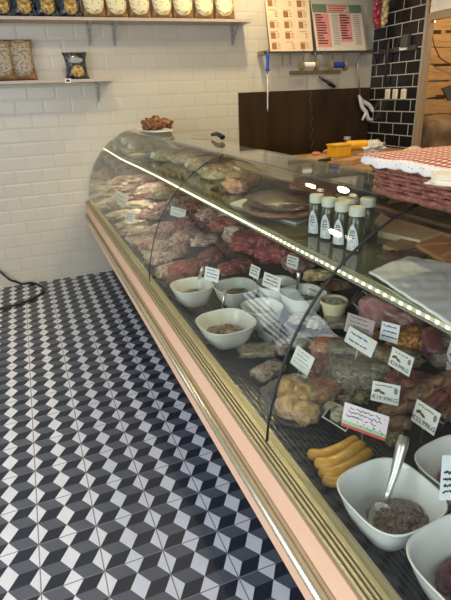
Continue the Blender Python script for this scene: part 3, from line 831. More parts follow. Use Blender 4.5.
bm.faces.new(A[::-1]); bm.faces.new(B); obj('carton_body', bm, plain('pale_cream_card', (0.66, 0.60, 0.45), 0.6), t)
obj('flap', box(-0.07, 0.25, -0.088, 0.088, 0.2205, 0.223), plain('paler_cream_card', (0.74, 0.69, 0.55), 0.6), t)

# ------------------------------------------------------------ wicker basket with gingham cloth on the case top
TZ = 1.2035
BX0, BX1, BY0, BY1 = 0.972, 1.29, -0.80, -0.185
t = thing('wicker_basket', 'reddish brown wicker basket standing on the glass case top', 'basket', ((BX0 + BX1) / 2, (BY0 + BY1) / 2, TZ))
HX, HY = (BX1 - BX0) / 2, (BY1 - BY0) / 2
def rect_loop(hx, hy, z, n=88, wob=0.0, ph=0.0, r=0.05):
    pts = []; per = 2 * (2 * hx + 2 * hy)
    for i in range(n):
        a = 2 * pi * i / n
        s = (abs(cos(a)) ** 7 + abs(sin(a)) ** 7) ** (-1 / 7.0)
        f = 1 + wob * sin(i * pi / 2 + ph)
        pts.append((hx * s * cos(a) * 1.0 + wob * cos(a) * sin(i * pi / 2 + ph), hy * s * sin(a) + wob * sin(a) * sin(i * pi / 2 + ph), z))
    return pts
M_WICK = mottled('red_brown_wicker', [(0.35, (0.12, 0.035, 0.02)), (0.65, (0.34, 0.12, 0.075))], 60, 0.4, 0.3, 0.4)
BH = 0.079
for k in range(8):
    q = k / 7; obj('woven_strand', tube(NB(), rect_loop(HX * (0.90 + 0.10 * q), HY * (0.94 + 0.06 * q), 0.010 + q * (BH - 0.012), 88, 0.0048, pi * (k % 2)), 0.0055, 6, closed=True), M_WICK, t, smooth=True)
bm = NB()
for k in range(44):
    a = 2 * pi * k / 44; s = (abs(cos(a)) ** 7 + abs(sin(a)) ** 7) ** (-1 / 7.0)
    tube(bm, [(HX * f * s * cos(a), HY * g * s * sin(a), z) for f, g, z in ((0.90, 0.94, 0.006), (0.95, 0.97, BH * 0.5), (1.0, 1.0, BH))], 0.004, 5)
obj('stakes', bm, M_WICK, t)
obj('base_rim', tube(NB(), rect_loop(HX * 0.93, HY * 0.95, 0.009, 88, 0.005, 0.5), 0.0088, 7, closed=True), M_WICK, t, smooth=True)
obj('basket_floor', box(-HX * 0.86, HX * 0.86, -HY * 0.9, HY * 0.9, 0.002, 0.008), M_WICK, t)
# cloth: gingham in the middle and a white lace edge hanging over
def gingham():
    k = NT('red_gingham_cloth'); X = k.xyz()
    a = k.M('LESS_THAN', k.M('FRACT', k.M('ADD', k.M('DIVIDE', X[0], 0.016), 50.0)), 0.5)
    b = k.M('LESS_THAN', k.M('FRACT', k.M('ADD', k.M('DIVIDE', X[1], 0.016), 50.0)), 0.5)
    f = k.M('MULTIPLY', k.M('ADD', a, b), 0.5)
    k.base(k.ramp(f, [(0.0, (0.78, 0.62, 0.50)), (0.5, (0.50, 0.17, 0.11)), (1.0, (0.30, 0.03, 0.025))], 'CONSTANT'))
    e = k.b.inputs['Base Color'].links[0].from_node.color_ramp.elements
    e[1].position = 0.3; e[2].position = 0.8
    k.set(Roughness=0.85); return k.m
def lace():
    k = NT('white_lace_edging'); 
    v = k.n('ShaderNodeTexVoronoi'); k.link(k.coords(), v.inputs['Vector']); v.inputs['Scale'].default_value = 110
    k.base(k.ramp(v.outputs['Distance'], [(0.10, (0.50, 0.36, 0.32)), (0.30, (0.82, 0.77, 0.72))])); k.set(Roughness=0.9); return k.m
ct = thing('gingham_cloth', 'red and white checked cloth with lace edge covering the basket', 'cloth', ((BX0 + BX1) / 2, (BY0 + BY1) / 2, TZ + BH + 0.006))
def cloth_z(x, y):
    e = max(abs(x) / HX, abs(y) / HY)
    hump = 0.016 * max(0, 1 - (x / HX) ** 2) * max(0, 1 - (y / HY) ** 2) ** 0.6
    return 0.006 + hump + 0.006 * noise.noise(Vector((x * 12, y * 12, 3))) * (1 if e < 1 else 1)
bm = NB(); nx, ny = 26, 44
g = []
for j in range(ny + 1):
    row = []
    for i in range(nx + 1):
        x = -HX * 1.03 + 2.06 * HX * i / nx; y = -HY * 1.02 + 2.04 * HY * j / ny
        row.append((x, y, cloth_z(x, y)))
    g.append(row)
V = [[bm.verts.new(p) for p in r] for r in g]
for j in range(ny):
    for i in range(nx): bm.faces.new((V[j][i], V[j][i + 1], V[j + 1][i + 1], V[j + 1][i]))
o = obj('checked_top', bm, gingham(), ct, smooth=True)
md = o.modifiers.new('thickness', 'SOLIDIFY'); md.thickness = 0.002
bm = NB(); rings = []; N = 240
for j in range(5):
    q = j / 4; ring = []
    for k in range(N):
        a = 2 * pi * k / N; s = (abs(cos(a)) ** 8 + abs(sin(a)) ** 8) ** (-1 / 8.0)
        x = HX * 1.03 * s * cos(a); y = HY * 1.02 * s * sin(a)
        x = max(-HX * 1.03, min(HX * 1.03, x)); y = max(-HY * 1.02, min(HY * 1.02, y))
        z0 = cloth_z(x, y)
        out = 0.014 * sin(q * 1.6) + 0.003 * sin(a * 30) * q
        nx_, ny_ = (cos(a), sin(a))
        z = z0 - 0.017 * q ** 1.3 - (0.004 * abs(sin(k * pi / 5)) * (q == 1))
        ring.append(bm.verts.new((x + nx_ * out, y + ny_ * out, z)))
    rings.append(ring)
for A, B in zip(rings, rings[1:]):
    for k in range(N): bm.faces.new((A[k], A[(k + 1) % N], B[(k + 1) % N], B[k]))
o = obj('lace_edge', bm, lace(), ct, smooth=True); o['label'] = 'white scalloped lace edge'
md = o.modifiers.new('thickness', 'SOLIDIFY'); md.thickness = 0.0015
# folded pale corner of another cloth lying on it
p = atz(447, 163, TZ + BH + 0.05)
M_NAP = plain('pale_cream_napkin', (0.80, 0.68, 0.48), 0.8)
place_lump('paper_napkin', 'pale cream paper lying on the gingham at the photo\'s right edge', 'paper', (p.x + 0.015, p.y - 0.02, TZ + BH + 0.018), 0.10, 0.05, 0.022, -0.6, M_NAP, 3, 0.2)

# plate of roast meat at the far end of the case top, and the knife beside it
p = Vector((1.115, 2.52, 1.2035))
t = thing('white_platter', 'white platter on the far end of the glass case top', 'platter', p)
bm = NB(); lathe(bm, [(0.05, 0.0), (0.11, 0.003), (0.15, 0.018), (0.155, 0.022), (0.15, 0.024), (0.108, 0.010), (0.002, 0.008)], 36, sup=2.6)
for v in bm.verts: v.co.y *= 2.1; v.co.x *= 0.66
obj('dish', bm, M_WHITE, t, smooth=True)
M_ROAST = mottled('crisp_roast_meat', [(0.36, (0.04, 0.012, 0.003)), (0.52, (0.22, 0.075, 0.015)), (0.68, (0.50, 0.24, 0.06))], 30, 0.35, 0.4, 0.8)
random.seed(9)
rp = ((148, 128, .12, .09), (156, 126, .13, .11), (165, 128, .12, .09), (157, 130, .12, .08), (151, 124, .07, .06), (163, 124.5, .07, .05))
for k, (px, py, L, H) in enumerate(rp):
    q = aty(px, py, 2.66 - 0.02 * (k % 3))
    place_lump('roast_meat_piece', 'crisp brown roast meat piece heaped on the white platter, ' + ['left', 'tall middle', 'right', 'front', 'upper left', 'upper right'][k] + ' one', 'roast meat', (q.x, q.y, max(1.213, q.z - H / 2)), L, L * 0.8, H, random.random() * 3, M_ROAST, 20 + k, 0.3, 2.6, 1.0, 'roast meat on the platter')
a = atz(188, 136, 1.21); b = atz(212, 136, 1.215); c = atz(223, 139, 1.215)
t = thing('carving_knife', 'carving knife with black handle lying on the far case top', 'knife', b)
bm = NB(); d = (a - b); n_ = Vector((-d.y, d.x, 0)).normalized() * 0.014
for z in (0.0, 0.002):
    vs = [bm.verts.new(v + Vector((0, 0, z))) for v in (Vector(), d * 0.85 + n_ * 0.4, d * 0.9 - n_, -n_ * 1.5)]
    bm.faces.new(vs)
obj('blade', bm, M_STEEL, t)
bm = NB(); e = c - b; tube(bm, [(0, 0, 0.008), e * 0.5 + Vector((0, 0, 0.02)), e + Vector((0, 0, 0.010)), e * 0.9 + Vector((0, 0, -0.0))], 0.012, 8, radii=[0.009, 0.013, 0.014, 0.008]); obj('handle', bm, M_BLACKP, t, smooth=True)

# ------------------------------------------------------------ on the glass shelf
SZ = SHZ + 0.001
M_BOTTLE = mottled('green_brown_herb_oil', [(0.35, (0.020, 0.020, 0.010)), (0.65, (0.070, 0.070, 0.035))], 35, 0.12, 0.8, 0.05)
M_CAP = plain('cream_screw_cap', (0.70, 0.70, 0.60), 0.4, vary=0.04)
M_BLAB = speckle('spotted_bottle_label', (0.72, 0.75, 0.76), (0.30, 0.32, 0.34), 240, 0.42)
def bottle(loc, label, rz=0.0, s=1.0, group=None, plainb=False):
    t = thing('sauce_bottle', label, 'bottle', loc, rz, group); t.scale = (s, s, s)
    r = 0.0245
    obj('glass_body', lathe(NB(), [(r * 0.85, 0), (r, 0.006), (r, 0.085), (r * 0.97, 0.098), (r * 0.80, 0.108), (r * 0.72, 0.113)], 28), M_BOTTLE, t, smooth=True)
    obj('screw_cap', lathe(NB(), [(r * 0.92, 0.109), (r * 0.98, 0.111), (r * 0.98, 0.132), (r * 0.88, 0.136)], 28), M_CAP, t)
    if plainb: return t
    bm = NB(); prevr = None
    rr = r + 0.0006
    for j in range(13):
        q = j / 12; z = 0.006 + q * 0.082
        half = 0.85 * (1 - q ** 2.2) ** 0.75 + 0.015
        row = [bm.verts.new((rr * sin(half * u), -rr * cos(half * u), z)) for u in [-1 + 2 * i / 8 for i in range(9)]]
        if prevr:
            for i in range(8): bm.faces.new((prevr[i], prevr[i + 1], row[i + 1], row[i]))
        prevr = row
    lb = obj('bottle_label', bm, M_BLAB, t, smooth=True)
    bm = NB(); r2 = rr + 0.0006
    def curved(u0, u1, z0, z1):
        v = [bm.verts.new((r2 * sin(u0 + (u1 - u0) * i / 3), -r2 * cos(u0 + (u1 - u0) * i / 3), z)) for z in (z0, z1) for i in range(4)]
        for i in range(3): bm.faces.new((v[i], v[i + 1], v[i + 5], v[i + 4]))
    # vertical lettering: three block characters reading upward
    curved(-0.22, 0.30, 0.060, 0.0625); curved(-0.22, 0.30, 0.066, 0.0685); curved(0.22, 0.30, 0.060, 0.0685); curved(-0.22, -0.14, 0.060, 0.0685)
    curved(-0.32, 0.34, 0.0525, 0.0555)
    curved(-0.34, 0.36, 0.0445, 0.0475); curved(-0.34, -0.26, 0.0445, 0.0515)
    curved(-0.15, 0.18, 0.034, 0.0355); curved(-0.15, -0.09, 0.034, 0.040); curved(-0.15, 0.12, 0.039, 0.0405)
    obj('label_lettering', bm, M_INK, lb)
    return t
bl = ['first bottle of the labelled row, nearest the dried ham', 'second bottle of the labelled row on the glass shelf', 'third bottle of the labelled row on the glass shelf', 'fourth bottle of the labelled row, behind the glass gasket']
TB = atan2(0.12, 0)  # face the customer and slightly the camera
for k, (px, py) in enumerate(((315.5, 233.5), (327.5, 238.5), (340.5, 244.5), (354.5, 250.5))):
    p = atz(px, py, SZ)
    bottle((p.x, p.y, SZ), bl[k], radians(-62), 1.0, 'sauce bottles on the glass shelf')
for (px, py, s_) in ((365, 240, 'unlabelled-side bottle with beige cap behind the fourth bottle'),):
    p = atz(px, py, SZ); bottle((p.x, p.y, SZ), s_, 1.8, 1.02, None, True)
p = atz(346, 233, SZ)
t = thing('lidded_tub', 'glass tub with wide pale lid behind the labelled bottles', 'tub', (p.x, p.y, SZ))
obj('tub_body', lathe(NB(), [(0.030, 0), (0.036, 0.004), (0.036, 0.10), (0.034, 0.104)], 26), M_BOTTLE, t, smooth=True)
obj('lid', lathe(NB(), [(0.037, 0.105), (0.0385, 0.107), (0.0385, 0.118), (0.034, 0.121)], 26), M_CAP, t)
# round cured ham with herb crust on a white board
slab('white_board', 'thin white plastic board under the dried ham', 'board', [(230, 203), (249, 197), (312, 217), (296, 223)], SZ, 0.008, plain('white_plastic_board', (0.66, 0.66, 0.58), 0.4))
M_HAM = mottled('dried_ham_surface', [(0.38, (0.008, 0.003, 0.002)), (0.47, (0.040, 0.014, 0.007)), (0.56, (0.12, 0.050, 0.024)), (0.64, (0.025, 0.009, 0.005))], 24, 0.3, 0.5, 0.7, 6)
M_HAMFAT = mottled('ham_fat_rim', [(0.38, (0.06, 0.022, 0.012)), (0.6, (0.24, 0.10, 0.05))], 26, 0.35, 0.4, 0.4)
p = atz(283, 204, SZ + 0.04)
t = thing('dried_ham', 'large round dried ham with a dark herb crust on the glass shelf', 'ham', (p.x, p.y, SZ + 0.009), radians(75))
obj('rind', blob(0.41, 0.33, 0.062, 5, 0.04, 1.5), M_HAMFAT, t, smooth=True)
o = obj('crust', blob(0.375, 0.30, 0.045, 6, 0.07, 2.5), M_HAM, t, smooth=True); o.location = (0, 0, 0.034)
slab('salmon_fillet_board', 'orange pink slab lying right of the dried ham', 'board', [(289, 184), (297, 180), (334, 194), (326, 201)], SZ, 0.02, mottled('orange_pink_slab', [(0.3, (0.40, 0.20, 0.10)), (0.7, (0.62, 0.36, 0.20))], 14))
M_BACON = mottled('bacon_slab', [(0.35, (0.30, 0.10, 0.07)), (0.52, (0.52, 0.25, 0.18)), (0.66, (0.66, 0.48, 0.26))], 9, 0.35, 0.4, 0.4, 3, (1, 4, 5))
M_BREAD = mottled('golden_crust', [(0.34, (0.36, 0.20, 0.06)), (0.48, (0.76, 0.56, 0.24)), (0.62, (0.90, 0.80, 0.52))], 30, 0.35, 0.3, 0.8)
M_CHEESE = mottled('yellow_fat', [(0.3, (0.50, 0.33, 0.13)), (0.7, (0.70, 0.53, 0.26))], 12, 0.35, 0.3, 0.4)
SH = [  # px, py, L, W, H, rz, mat, name, label, cat
 (236, 184, .19, .13, .075, 80, M_BACON, 'bacon_slab', 'streaky bacon slab lying left of the dried ham', 'bacon'),
 (244, 174, .17, .12, .05, 70, M_CHEESE, 'yellow_cheese_wedge', 'yellow fatty wedge behind the bacon slab', 'cheese'),
 (268, 178, .22, .09, .05, 60, M_BACON, 'ham_end', 'long pale ham end behind the dried ham', 'ham'),
 (216, 170, .24, .20, .09, 85, M_BREAD, 'wrapped_loaf', 'golden wrapped loaf next to the yellow wedge', 'loaf'),
 (203, 162, .26, .22, .10, 88, M_BREAD, 'wrapped_loaf', 'golden wrapped loaf, third from the far platter on the shelf', 'loaf'),
 (188, 156, .28, .24, .10, 85, M_BREAD, 'wrapped_loaf', 'golden wrapped loaf, second from the far platter on the shelf', 'loaf'),
 (168, 154, .30, .24, .09, 85, M_BREAD, 'wrapped_loaf', 'golden wrapped loaf closest to the far white platter', 'loaf'),
]
for k, (px, py, L, W, H, rz, m, nm, lb, ct_) in enumerate(SH):
    p = atz(px, py, SZ + H / 2)
    o = place_lump(nm, lb, ct_, (min(p.x, 1.31), p.y, SZ), L, W, H, radians(rz), m, 40 + k, 0.13, 2.2, 0.85)
    if nm == 'wrapped_loaf':
        f = obj('clear_wrap', blob(L * 1.06, W * 1.06, H * 1.06, 3 + k, 0.10, 3.5, 4, True, 0.8), M_FILM, o, (0, 0, 0), True); f['label'] = 'glossy clear wrap'
M_PLATE = plain('pale_tray_plastic', (0.62, 0.60, 0.52), 0.3)
for k, (px, py, lb) in enumerate(((118, 146, 'pale tray at the far left end of the glass shelf'), (141, 149, 'pale tray under the far white platter on the glass shelf'))):
    p = atz(px, py, SZ + 0.02)
    t = thing('food_tray', lb, 'tray', (max(p.x, 1.07), min(p.y, 2.93), SZ))
    bm = NB(); lathe(bm, [(0.06, 0), (0.085, 0.022), (0.088, 0.022), (0.064, 0.003)], 24, sup=5); obj('tray', bm, M_PLATE, t)
    place_lump('fill', None, None, (0, 0, 0.006), 0.13, 0.12, 0.035, 0, plain('pale_spread', (0.60, 0.55, 0.42), 0.5), 50 + k, 0.1, parent=t)
p = atz(215, 188, SZ + 0.01)
tag(obj('black_clip', blob(0.045, 0.03, 0.02, 77, 0.2, 2, 3), M_BLACKP, None, (p.x, p.y, SZ), True), 'small black clip lying on the bare shelf left of the ham', 'clip')
# near end of the shelf: pale blocks, orange paper, patterned pack and the crumpled plastic sheet
slab('pale_cheese_block', 'large pale cream block behind the bottles under the basket', 'block', [(378, 231), (392, 218), (443, 232), (420, 240)], SZ, 0.02, plain('pale_cream_block', (0.68, 0.58, 0.36), 0.5))
slab('orange_paper', 'stack of orange brown paper on the shelf behind the plastic sheet', 'paper', [(411, 241), (440, 234), (462, 246), (458, 268)], SZ, 0.012, plain('orange_brown_paper', (0.60, 0.30, 0.12), 0.6))
slab('tan_paper', 'tan card piece in front of the pale cream block', 'card', [(383, 245), (404, 238), (417, 243), (398, 250)], SZ, 0.012, plain('tan_card', (0.40, 0.26, 0.13), 0.6))
slab('patterned_pack', 'flat dark brown patterned pack left of the plastic sheet', 'pack', [(377, 255), (394, 249), (428, 254), (400, 263)], SZ, 0.010, speckle('dark_patterned_film', (0.14, 0.08, 0.06), (0.05, 0.03, 0.03), 70, 0.5))
slab('white_lid_sheet', 'small white lid lying right behind the bottles', 'lid', [(374, 221), (381, 213), (392, 219), (384, 227)], SZ, 0.008, M_CARD)
bm = NB(); cs = [atz(369, 271, SZ + 0.01), atz(455, 327, SZ + 0.01), atz(474, 268, SZ + 0.01), atz(409, 256, SZ + 0.01)]
nn = 36; V = []
for j in range(nn + 1):
    row = []
    for i in range(nn + 1):
        u, v = i / nn, j / nn
        a = cs[0].lerp(cs[1], u); b = cs[3].lerp(cs[2], u); q = a.lerp(b, v)
        q.z = SZ + 0.008 + 0.004 * (0.5 + noise.noise(Vector((q.x * 9 + q.y * 16, q.y * 6, 1)))) + 0.0035 * abs(noise.noise(Vector((q.x * 34 - q.y * 26, q.y * 14, 7))))
        row.append(bm.verts.new(q))
    V.append(row)
for j in range(nn):
    for i in range(nn): bm.faces.new((V[j][i], V[j][i + 1], V[j + 1][i + 1], V[j + 1][i]))
o = obj('plastic_sheet', bm, plain('milky_plastic_sheet', (0.86, 0.87, 0.89), 0.22, vary=0.08, scale=8, coat=0.5), smooth=True)
md = o.modifiers.new('thickness', 'SOLIDIFY'); md.thickness = 0.006; md.offset = -1
tag(o, 'crumpled milky plastic sheet covering the near end of the glass shelf', 'plastic sheet')

# ------------------------------------------------------------ food on the deck
def bowl(cx, cy, s, h, label, rz=0.0, group='white square bowls in the case', sup=3.2, mat=None):
    t = thing('square_bowl', label, 'bowl', (cx, cy, 0.606), rz, group)
    r = s / 2
    prof = [(0.02, 0.0), (r * 0.50, 0.0), (r * 0.60, 0.006), (r * 0.74, h * 0.30), (r * 0.90, h * 0.72), (r * 0.985, h * 0.97), (r, h), (r * 0.985, h + 0.002),
            (r * 0.955, h), (r * 0.93, h * 0.93), (r * 0.84, h * 0.70), (r * 0.68, h * 0.30), (r * 0.52, 0.012), (r * 0.2, 0.008), (0.002, 0.008)]
    obj('bowl_body', lathe(NB(), prof, 64, sup=sup, caps=False), mat or M_WHITE, t, smooth=True)
    return t
def meatmat(name, lo, mid, hi, scale=22, stretch=None, coat=0.5, bump=0.8, rough=0.35):
    lo = tuple(c * 0.5 for c in lo); mid = tuple(c * 1.1 for c in mid); hi = tuple(min(0.85, c * 1.15) for c in hi)  # darkest tone halved: deepens the mottling and puts crevice shade into the colour
    return mottled(name, [(0.38, lo), (0.46, mid), (0.54, mid), (0.61, hi)], scale * 1.7, rough, coat, bump, 8, stretch, 1.6)
MT = dict(
    beef=meatmat('marbled_beef', (0.10, 0.008, 0.008), (0.33, 0.026, 0.024), (0.58, 0.30, 0.26), 16, (1, 2.2, 1)),
    beefd=meatmat('dark_beef', (0.07, 0.010, 0.010), (0.19, 0.030, 0.026), (0.40, 0.16, 0.13), 14),
    pork=meatmat('pink_pork', (0.26, 0.09, 0.075), (0.48, 0.24, 0.19), (0.66, 0.50, 0.42), 13),
    porkp=meatmat('pale_pork_fat', (0.36, 0.17, 0.13), (0.58, 0.40, 0.32), (0.72, 0.62, 0.52), 14),
    chick=mottled('pale_chicken', [(0.32, (0.30, 0.19, 0.11)), (0.5, (0.55, 0.42, 0.28)), (0.68, (0.68, 0.57, 0.42))], 14, 0.35, 0.5, 0.6),
    greyb=meatmat('greyish_brown_meat', (0.10, 0.06, 0.045), (0.24, 0.16, 0.125), (0.42, 0.33, 0.27), 16),
    olive=meatmat('olive_herb_meat', (0.14, 0.10, 0.045), (0.34, 0.25, 0.13), (0.44, 0.36, 0.22), 18),
    orange=meatmat('orange_marinade', (0.34, 0.05, 0.01), (0.70, 0.18, 0.03), (0.74, 0.36, 0.12), 30),
    herb=meatmat('herbed_pate', (0.13, 0.10, 0.06), (0.30, 0.235, 0.15), (0.42, 0.35, 0.25), 24, rough=0.3),
    salami=mottled('salami_slices', [(0.40, (0.28, 0.035, 0.03)), (0.50, (0.36, 0.07, 0.055)), (0.56, (0.66, 0.46, 0.40)), (0.60, (0.30, 0.05, 0.04))], 65, 0.35, 0.5, 0.4),
    darksal=mottled('dark_salami_skin', [(0.35, (0.06, 0.012, 0.014)), (0.6, (0.20, 0.035, 0.035)), (0.72, (0.40, 0.24, 0.24))], 20, 0.3, 0.5, 0.4),
    brown=meatmat('brown_smoked_meat', (0.06, 0.022, 0.010), (0.22, 0.095, 0.04), (0.36, 0.20, 0.10), 18),
    redbr=meatmat('red_brown_cured_meat', (0.09, 0.018, 0.014), (0.24, 0.06, 0.04), (0.36, 0.15, 0.10), 15),
    mort=mottled('pink_cooked_ham', [(0.35, (0.26, 0.10, 0.10)), (0.52, (0.44, 0.21, 0.20)), (0.68, (0.58, 0.36, 0.34))], 22, 0.3, 0.5, 0.25),
    fried=meatmat('orange_fried_crust', (0.34, 0.08, 0.012), (0.72, 0.27, 0.04), (0.80, 0.48, 0.16), 26, bump=0.9),
    dump=mottled('golden_marinated_chicken', [(0.34, (0.42, 0.17, 0.04)), (0.5, (0.72, 0.42, 0.14)), (0.64, (0.78, 0.60, 0.34))], 24, 0.35, 0.5, 0.6),
    sausage=mottled('yellow_sausage_skin', [(0.3, (0.66, 0.27, 0.02)), (0.55, (0.82, 0.43, 0.05)), (0.8, (0.88, 0.58, 0.18))], 18, 0.3, 0.6, 0.2),
    ground=meatmat('grey_pink_chopped_meat', (0.16, 0.10, 0.08), (0.34, 0.23, 0.18), (0.52, 0.40, 0.34), 40, bump=0.9),
    greens=meatmat('olive_green_salad', (0.05, 0.06, 0.015), (0.20, 0.20, 0.06), (0.50, 0.48, 0.24), 40),
    tripe=mottled('white_lumpy_cheese', [(0.3, (0.45, 0.40, 0.28)), (0.6, (0.70, 0.66, 0.52))], 30, 0.4, 0.3, 0.8),
)
def food(px, py, L, W, H, rz, kind, label, cat='meat', name='meat_joint', group=None, lift=0.0, amp=0.16, freq=2.0, bl=0.85, seed=None, film=False):
    p = atdeck(px, py, H / 2 + lift)
    z = deckz(p.x) + lift
    o = obj(name, blob(L, W, H, seed if seed is not None else int(px * 7 + py) % 97, amp, freq, 4, True, bl), MT[kind] if isinstance(kind, str) else kind, None, (p.x, p.y, z), True, (0, 0, radians(rz)))
    tag(o, label, cat, group)
    if film:
        f = obj('clear_wrap', blob(L * 1.12, W * 1.12, H * 1.10, 3, 0.10, 3.5, 4, True, bl), M_FILM, o, (0, 0, 0), True)
        f['label'] = 'glossy clear wrap'
    return o

# --- near bowls
bA = bowl(0.757, -0.648, 0.185, 0.094, 'nearest whole white bowl, holding chopped meat and a spoon', 0.08)
bB = bowl(0.785, -0.835, 0.20, 0.094, 'white bowl with dark red meat cut off by the photo\'s bottom right corner', 0.1)
bC = bowl(0.953, -0.652, 0.185, 0.094, 'white bowl with orange mince right behind the spoon bowl', 0.12)
def heap(cx, cy, z, r, h, kind, label, n, sz, seed, name='chopped_meat', cat='chopped meat'):
    """a mound of small chunks fused by the eye: one uncountable object"""
    random.seed(seed); bm = blob(r * 2, r * 1.8, h, seed, 0.15, 2, 3)
    for k in range(n):
        a = random.random() * 6.28; q = sqrt(random.random()) * 0.92
        b = blob(sz * random.uniform(.7, 1.3), sz * random.uniform(.6, 1.0), sz * .8, k, 0.25, 2, 2)
        me = bpy.data.meshes.new('x'); b.to_mesh(me); b.free()
        me.transform(Matrix.Translation((r * q * cos(a), r * 0.9 * q * sin(a), h * sqrt(max(0, 1 - q * q)) * 0.85 - sz * 0.25)) @ Matrix.Rotation(random.random() * 6, 4, 'Z') @ Matrix.Rotation(random.random(), 4, 'X'))
        bm.from_mesh(me); bpy.data.meshes.remove(me)
    o = obj(name, bm, MT[kind], None, (cx, cy, z), True)
    return tag(o, label, cat, None, 'stuff')
heap(0.772, -0.668, 0.616, 0.060, 0.050, 'ground', 'grey pink chopped meat heaped inside the bowl with the spoon', 95, 0.021, 5)
heap(0.972, -0.640, 0.616, 0.055, 0.045, 'orange', 'orange red mince inside the bowl behind the spoon bowl', 50, 0.016, 6, 'mince', 'mince')
random.seed(8)
for k, (dx, dy, rz, ps) in enumerate(((-0.01, 0.03, 20, 'far'), (0.03, 0.0, 60, 'right'), (-0.03, -0.02, 40, 'left'), (0.01, -0.03, -10, 'near'))):
    o = place_lump('meat_strip', 'dark red marinated meat strip, %s one in the corner bowl' % ps, 'meat', (0.790 + dx, -0.825 + dy, 0.617 + 0.012 * (k % 2)), 0.085, 0.04, 0.032, radians(rz), MT['beefd'], 60 + k, 0.15, group='dark red meat strips in the corner bowl')
# spoon in the nearest bowl
pa = atz(405, 436, 0.78); pb = atz(394, 475, 0.712); pc = atz(383, 507, 0.665)
t = thing('serving_spoon', 'steel serving spoon standing in the nearest white bowl', 'spoon', pc)
bm = NB(); tube(bm, [pa - pc, (pa - pc) * 0.85, (pb - pc) * 1.1, (pb - pc) * 0.45, (pb - pc) * 0.12], 0.008, 10, radii=[0.0105, 0.0125, 0.0095, 0.007, 0.006])
obj('handle', bm, M_STEEL, t, smooth=True)
bm = NB(); lathe(bm, [(0.002, -0.010), (0.012, -0.008), (0.019, -0.002), (0.021, 0.002), (0.019, 0.001), (0.011, -0.005), (0.002, -0.007)], 24, caps=False)
dr = (pb - pc).normalized()
yaw = atan2(dr.y, dr.x)
Mx = Matrix.Rotation(yaw, 4, 'Z') @ Matrix.Rotation(radians(-22), 4, 'Y')
for v in bm.verts: v.co.x *= 1.45
for v in bm.verts: v.co = (Mx @ v.co) - dr * 0.018
obj('spoon_bowl', bm, M_STEEL, t, smooth=True)
# plastic fragments of card holder between the bowls
def holder(name, label, a, b, c, d, mat):
    q = [Vector(x) for x in (a, b, c, d)]; o0 = q[0].copy(); bm = NB()
    nrm = (q[1] - q[0]).cross(q[3] - q[0]).normalized() * 0.0015
    A = [bm.verts.new(v - o0) for v in q]; B = [bm.verts.new(v - o0 + nrm) for v in q]
    for i in range(4): bm.faces.new((A[i], A[(i + 1) % 4], B[(i + 1) % 4], B[i]))
    bm.faces.new(A[::-1]); bm.faces.new(B)
    return tag(obj(name, bm, mat, None, o0), label, 'card holder')

# --- price cards: a card stands on its clip, leaning back
def card(bl, br, z, H, label, tilt=22, body=None, lines=None, price=None, title=None, deco=None, group=None, cat='price card', z1=None):
    P = atz(*bl, z); Q = atz(*br, z1 if z1 else z)
    d = Q - P; w = d.length; yaw = atan2(d.y, d.x); roll = math.asin(max(-1, min(1, d.z / w)))
    t = thing('price_card', label, cat, (P + Q) / 2, 0, group)
    t.rotation_euler = (Matrix.Rotation(yaw, 3, 'Z') @ Matrix.Rotation(-roll, 3, 'Y') @ Matrix.Rotation(-radians(tilt), 3, 'X')).to_euler()
    cb = body or M_CARD
    obj('card_sheet', bx(NB(), -w / 2, w / 2, -0.0006, 0.0006, 0, H, bevel=0.0), cb, t)
    F = Matrix.Translation((0, -0.0010, 0)) @ Matrix.Rotation(pi / 2, 4, 'X')
    def txt(s, size, x, zz, mat, nm='lettering'):
        o = lettering(s, size, mat, t, Matrix.Translation((x, -0.0012, zz)) @ Matrix.Rotation(pi / 2, 4, 'X'), nm); return o
    if title: txt(title[0], H * 0.17, 0, H * 0.83, title[1], 'title_lettering')
    if price:
        txt(price, H * 0.275, 0, H * 0.22, M_INK, 'price_lettering')
        bm = NB()
        for (cx, cz, rx, rz_) in ((-w * .30, H * .56, w * .11, H * .08), (-w * .12, H * .50, w * .12, H * .07)):
            m = 14; c = bm.verts.new((cx, -0.0011, cz)); ring = [bm.verts.new((cx + rx * cos(6.283 * k / m), -0.0011, cz + rz_ * sin(6.283 * k / m) - (cx + w * .2) * .4 * cos(6.283 * k / m))) for k in range(m)]
            for k in range(m): bm.faces.new((c, ring[k], ring[(k + 1) % m]))
        obj('small_picture', bm, plain('dark_brown_print', (0.12, 0.07, 0.04), 0.5), t)
        bm = NB(); m = 12; c = bm.verts.new((w * .36, -0.0011, H * .68)); ring = [bm.verts.new((w * .36 + w * .07 * cos(6.283 * k / m), -0.0011, H * .68 + H * .16 * sin(6.283 * k / m))) for k in range(m)]
        for k in range(m): bm.faces.new((c, ring[k], ring[(k + 1) % m]))
        obj('round_emblem', bm, plain('grey_brown_print', (0.25, 0.21, 0.17), 0.5), t)
    if lines:
        random.seed(int(bl[0])); mat, n, z0, z1_, th = lines
        bm = NB()
        for r in range(n):
            zz = H * (z1_ - (z1_ - z0) * (r / max(1, n - 1) if n > 1 else 0)); x = -w * 0.40 + random.uniform(0, w * .08); pts = []
            end = w * random.uniform(0.22, 0.42)
            while x < end:
                pts.append((x, -0.0012, zz + random.uniform(-1, 1) * H * 0.045)); x += w * 0.022
                if random.random() < 0.14 and len(pts) > 3:
                    tube(bm, pts, th, 4); pts = []; x += w * 0.03
            if len(pts) > 1: tube(bm, pts, th, 4)
        obj('handwriting', bm, mat, t)
    if deco: deco(t, w, H)
    bm = NB(); tube(bm, [(0, 0.003, H * 0.3), (0, 0.003, -0.005), (0, 0.012, -0.045)], 0.0013, 5)
    obj('clip_wire', bm, M_STEEL, t)
    return t
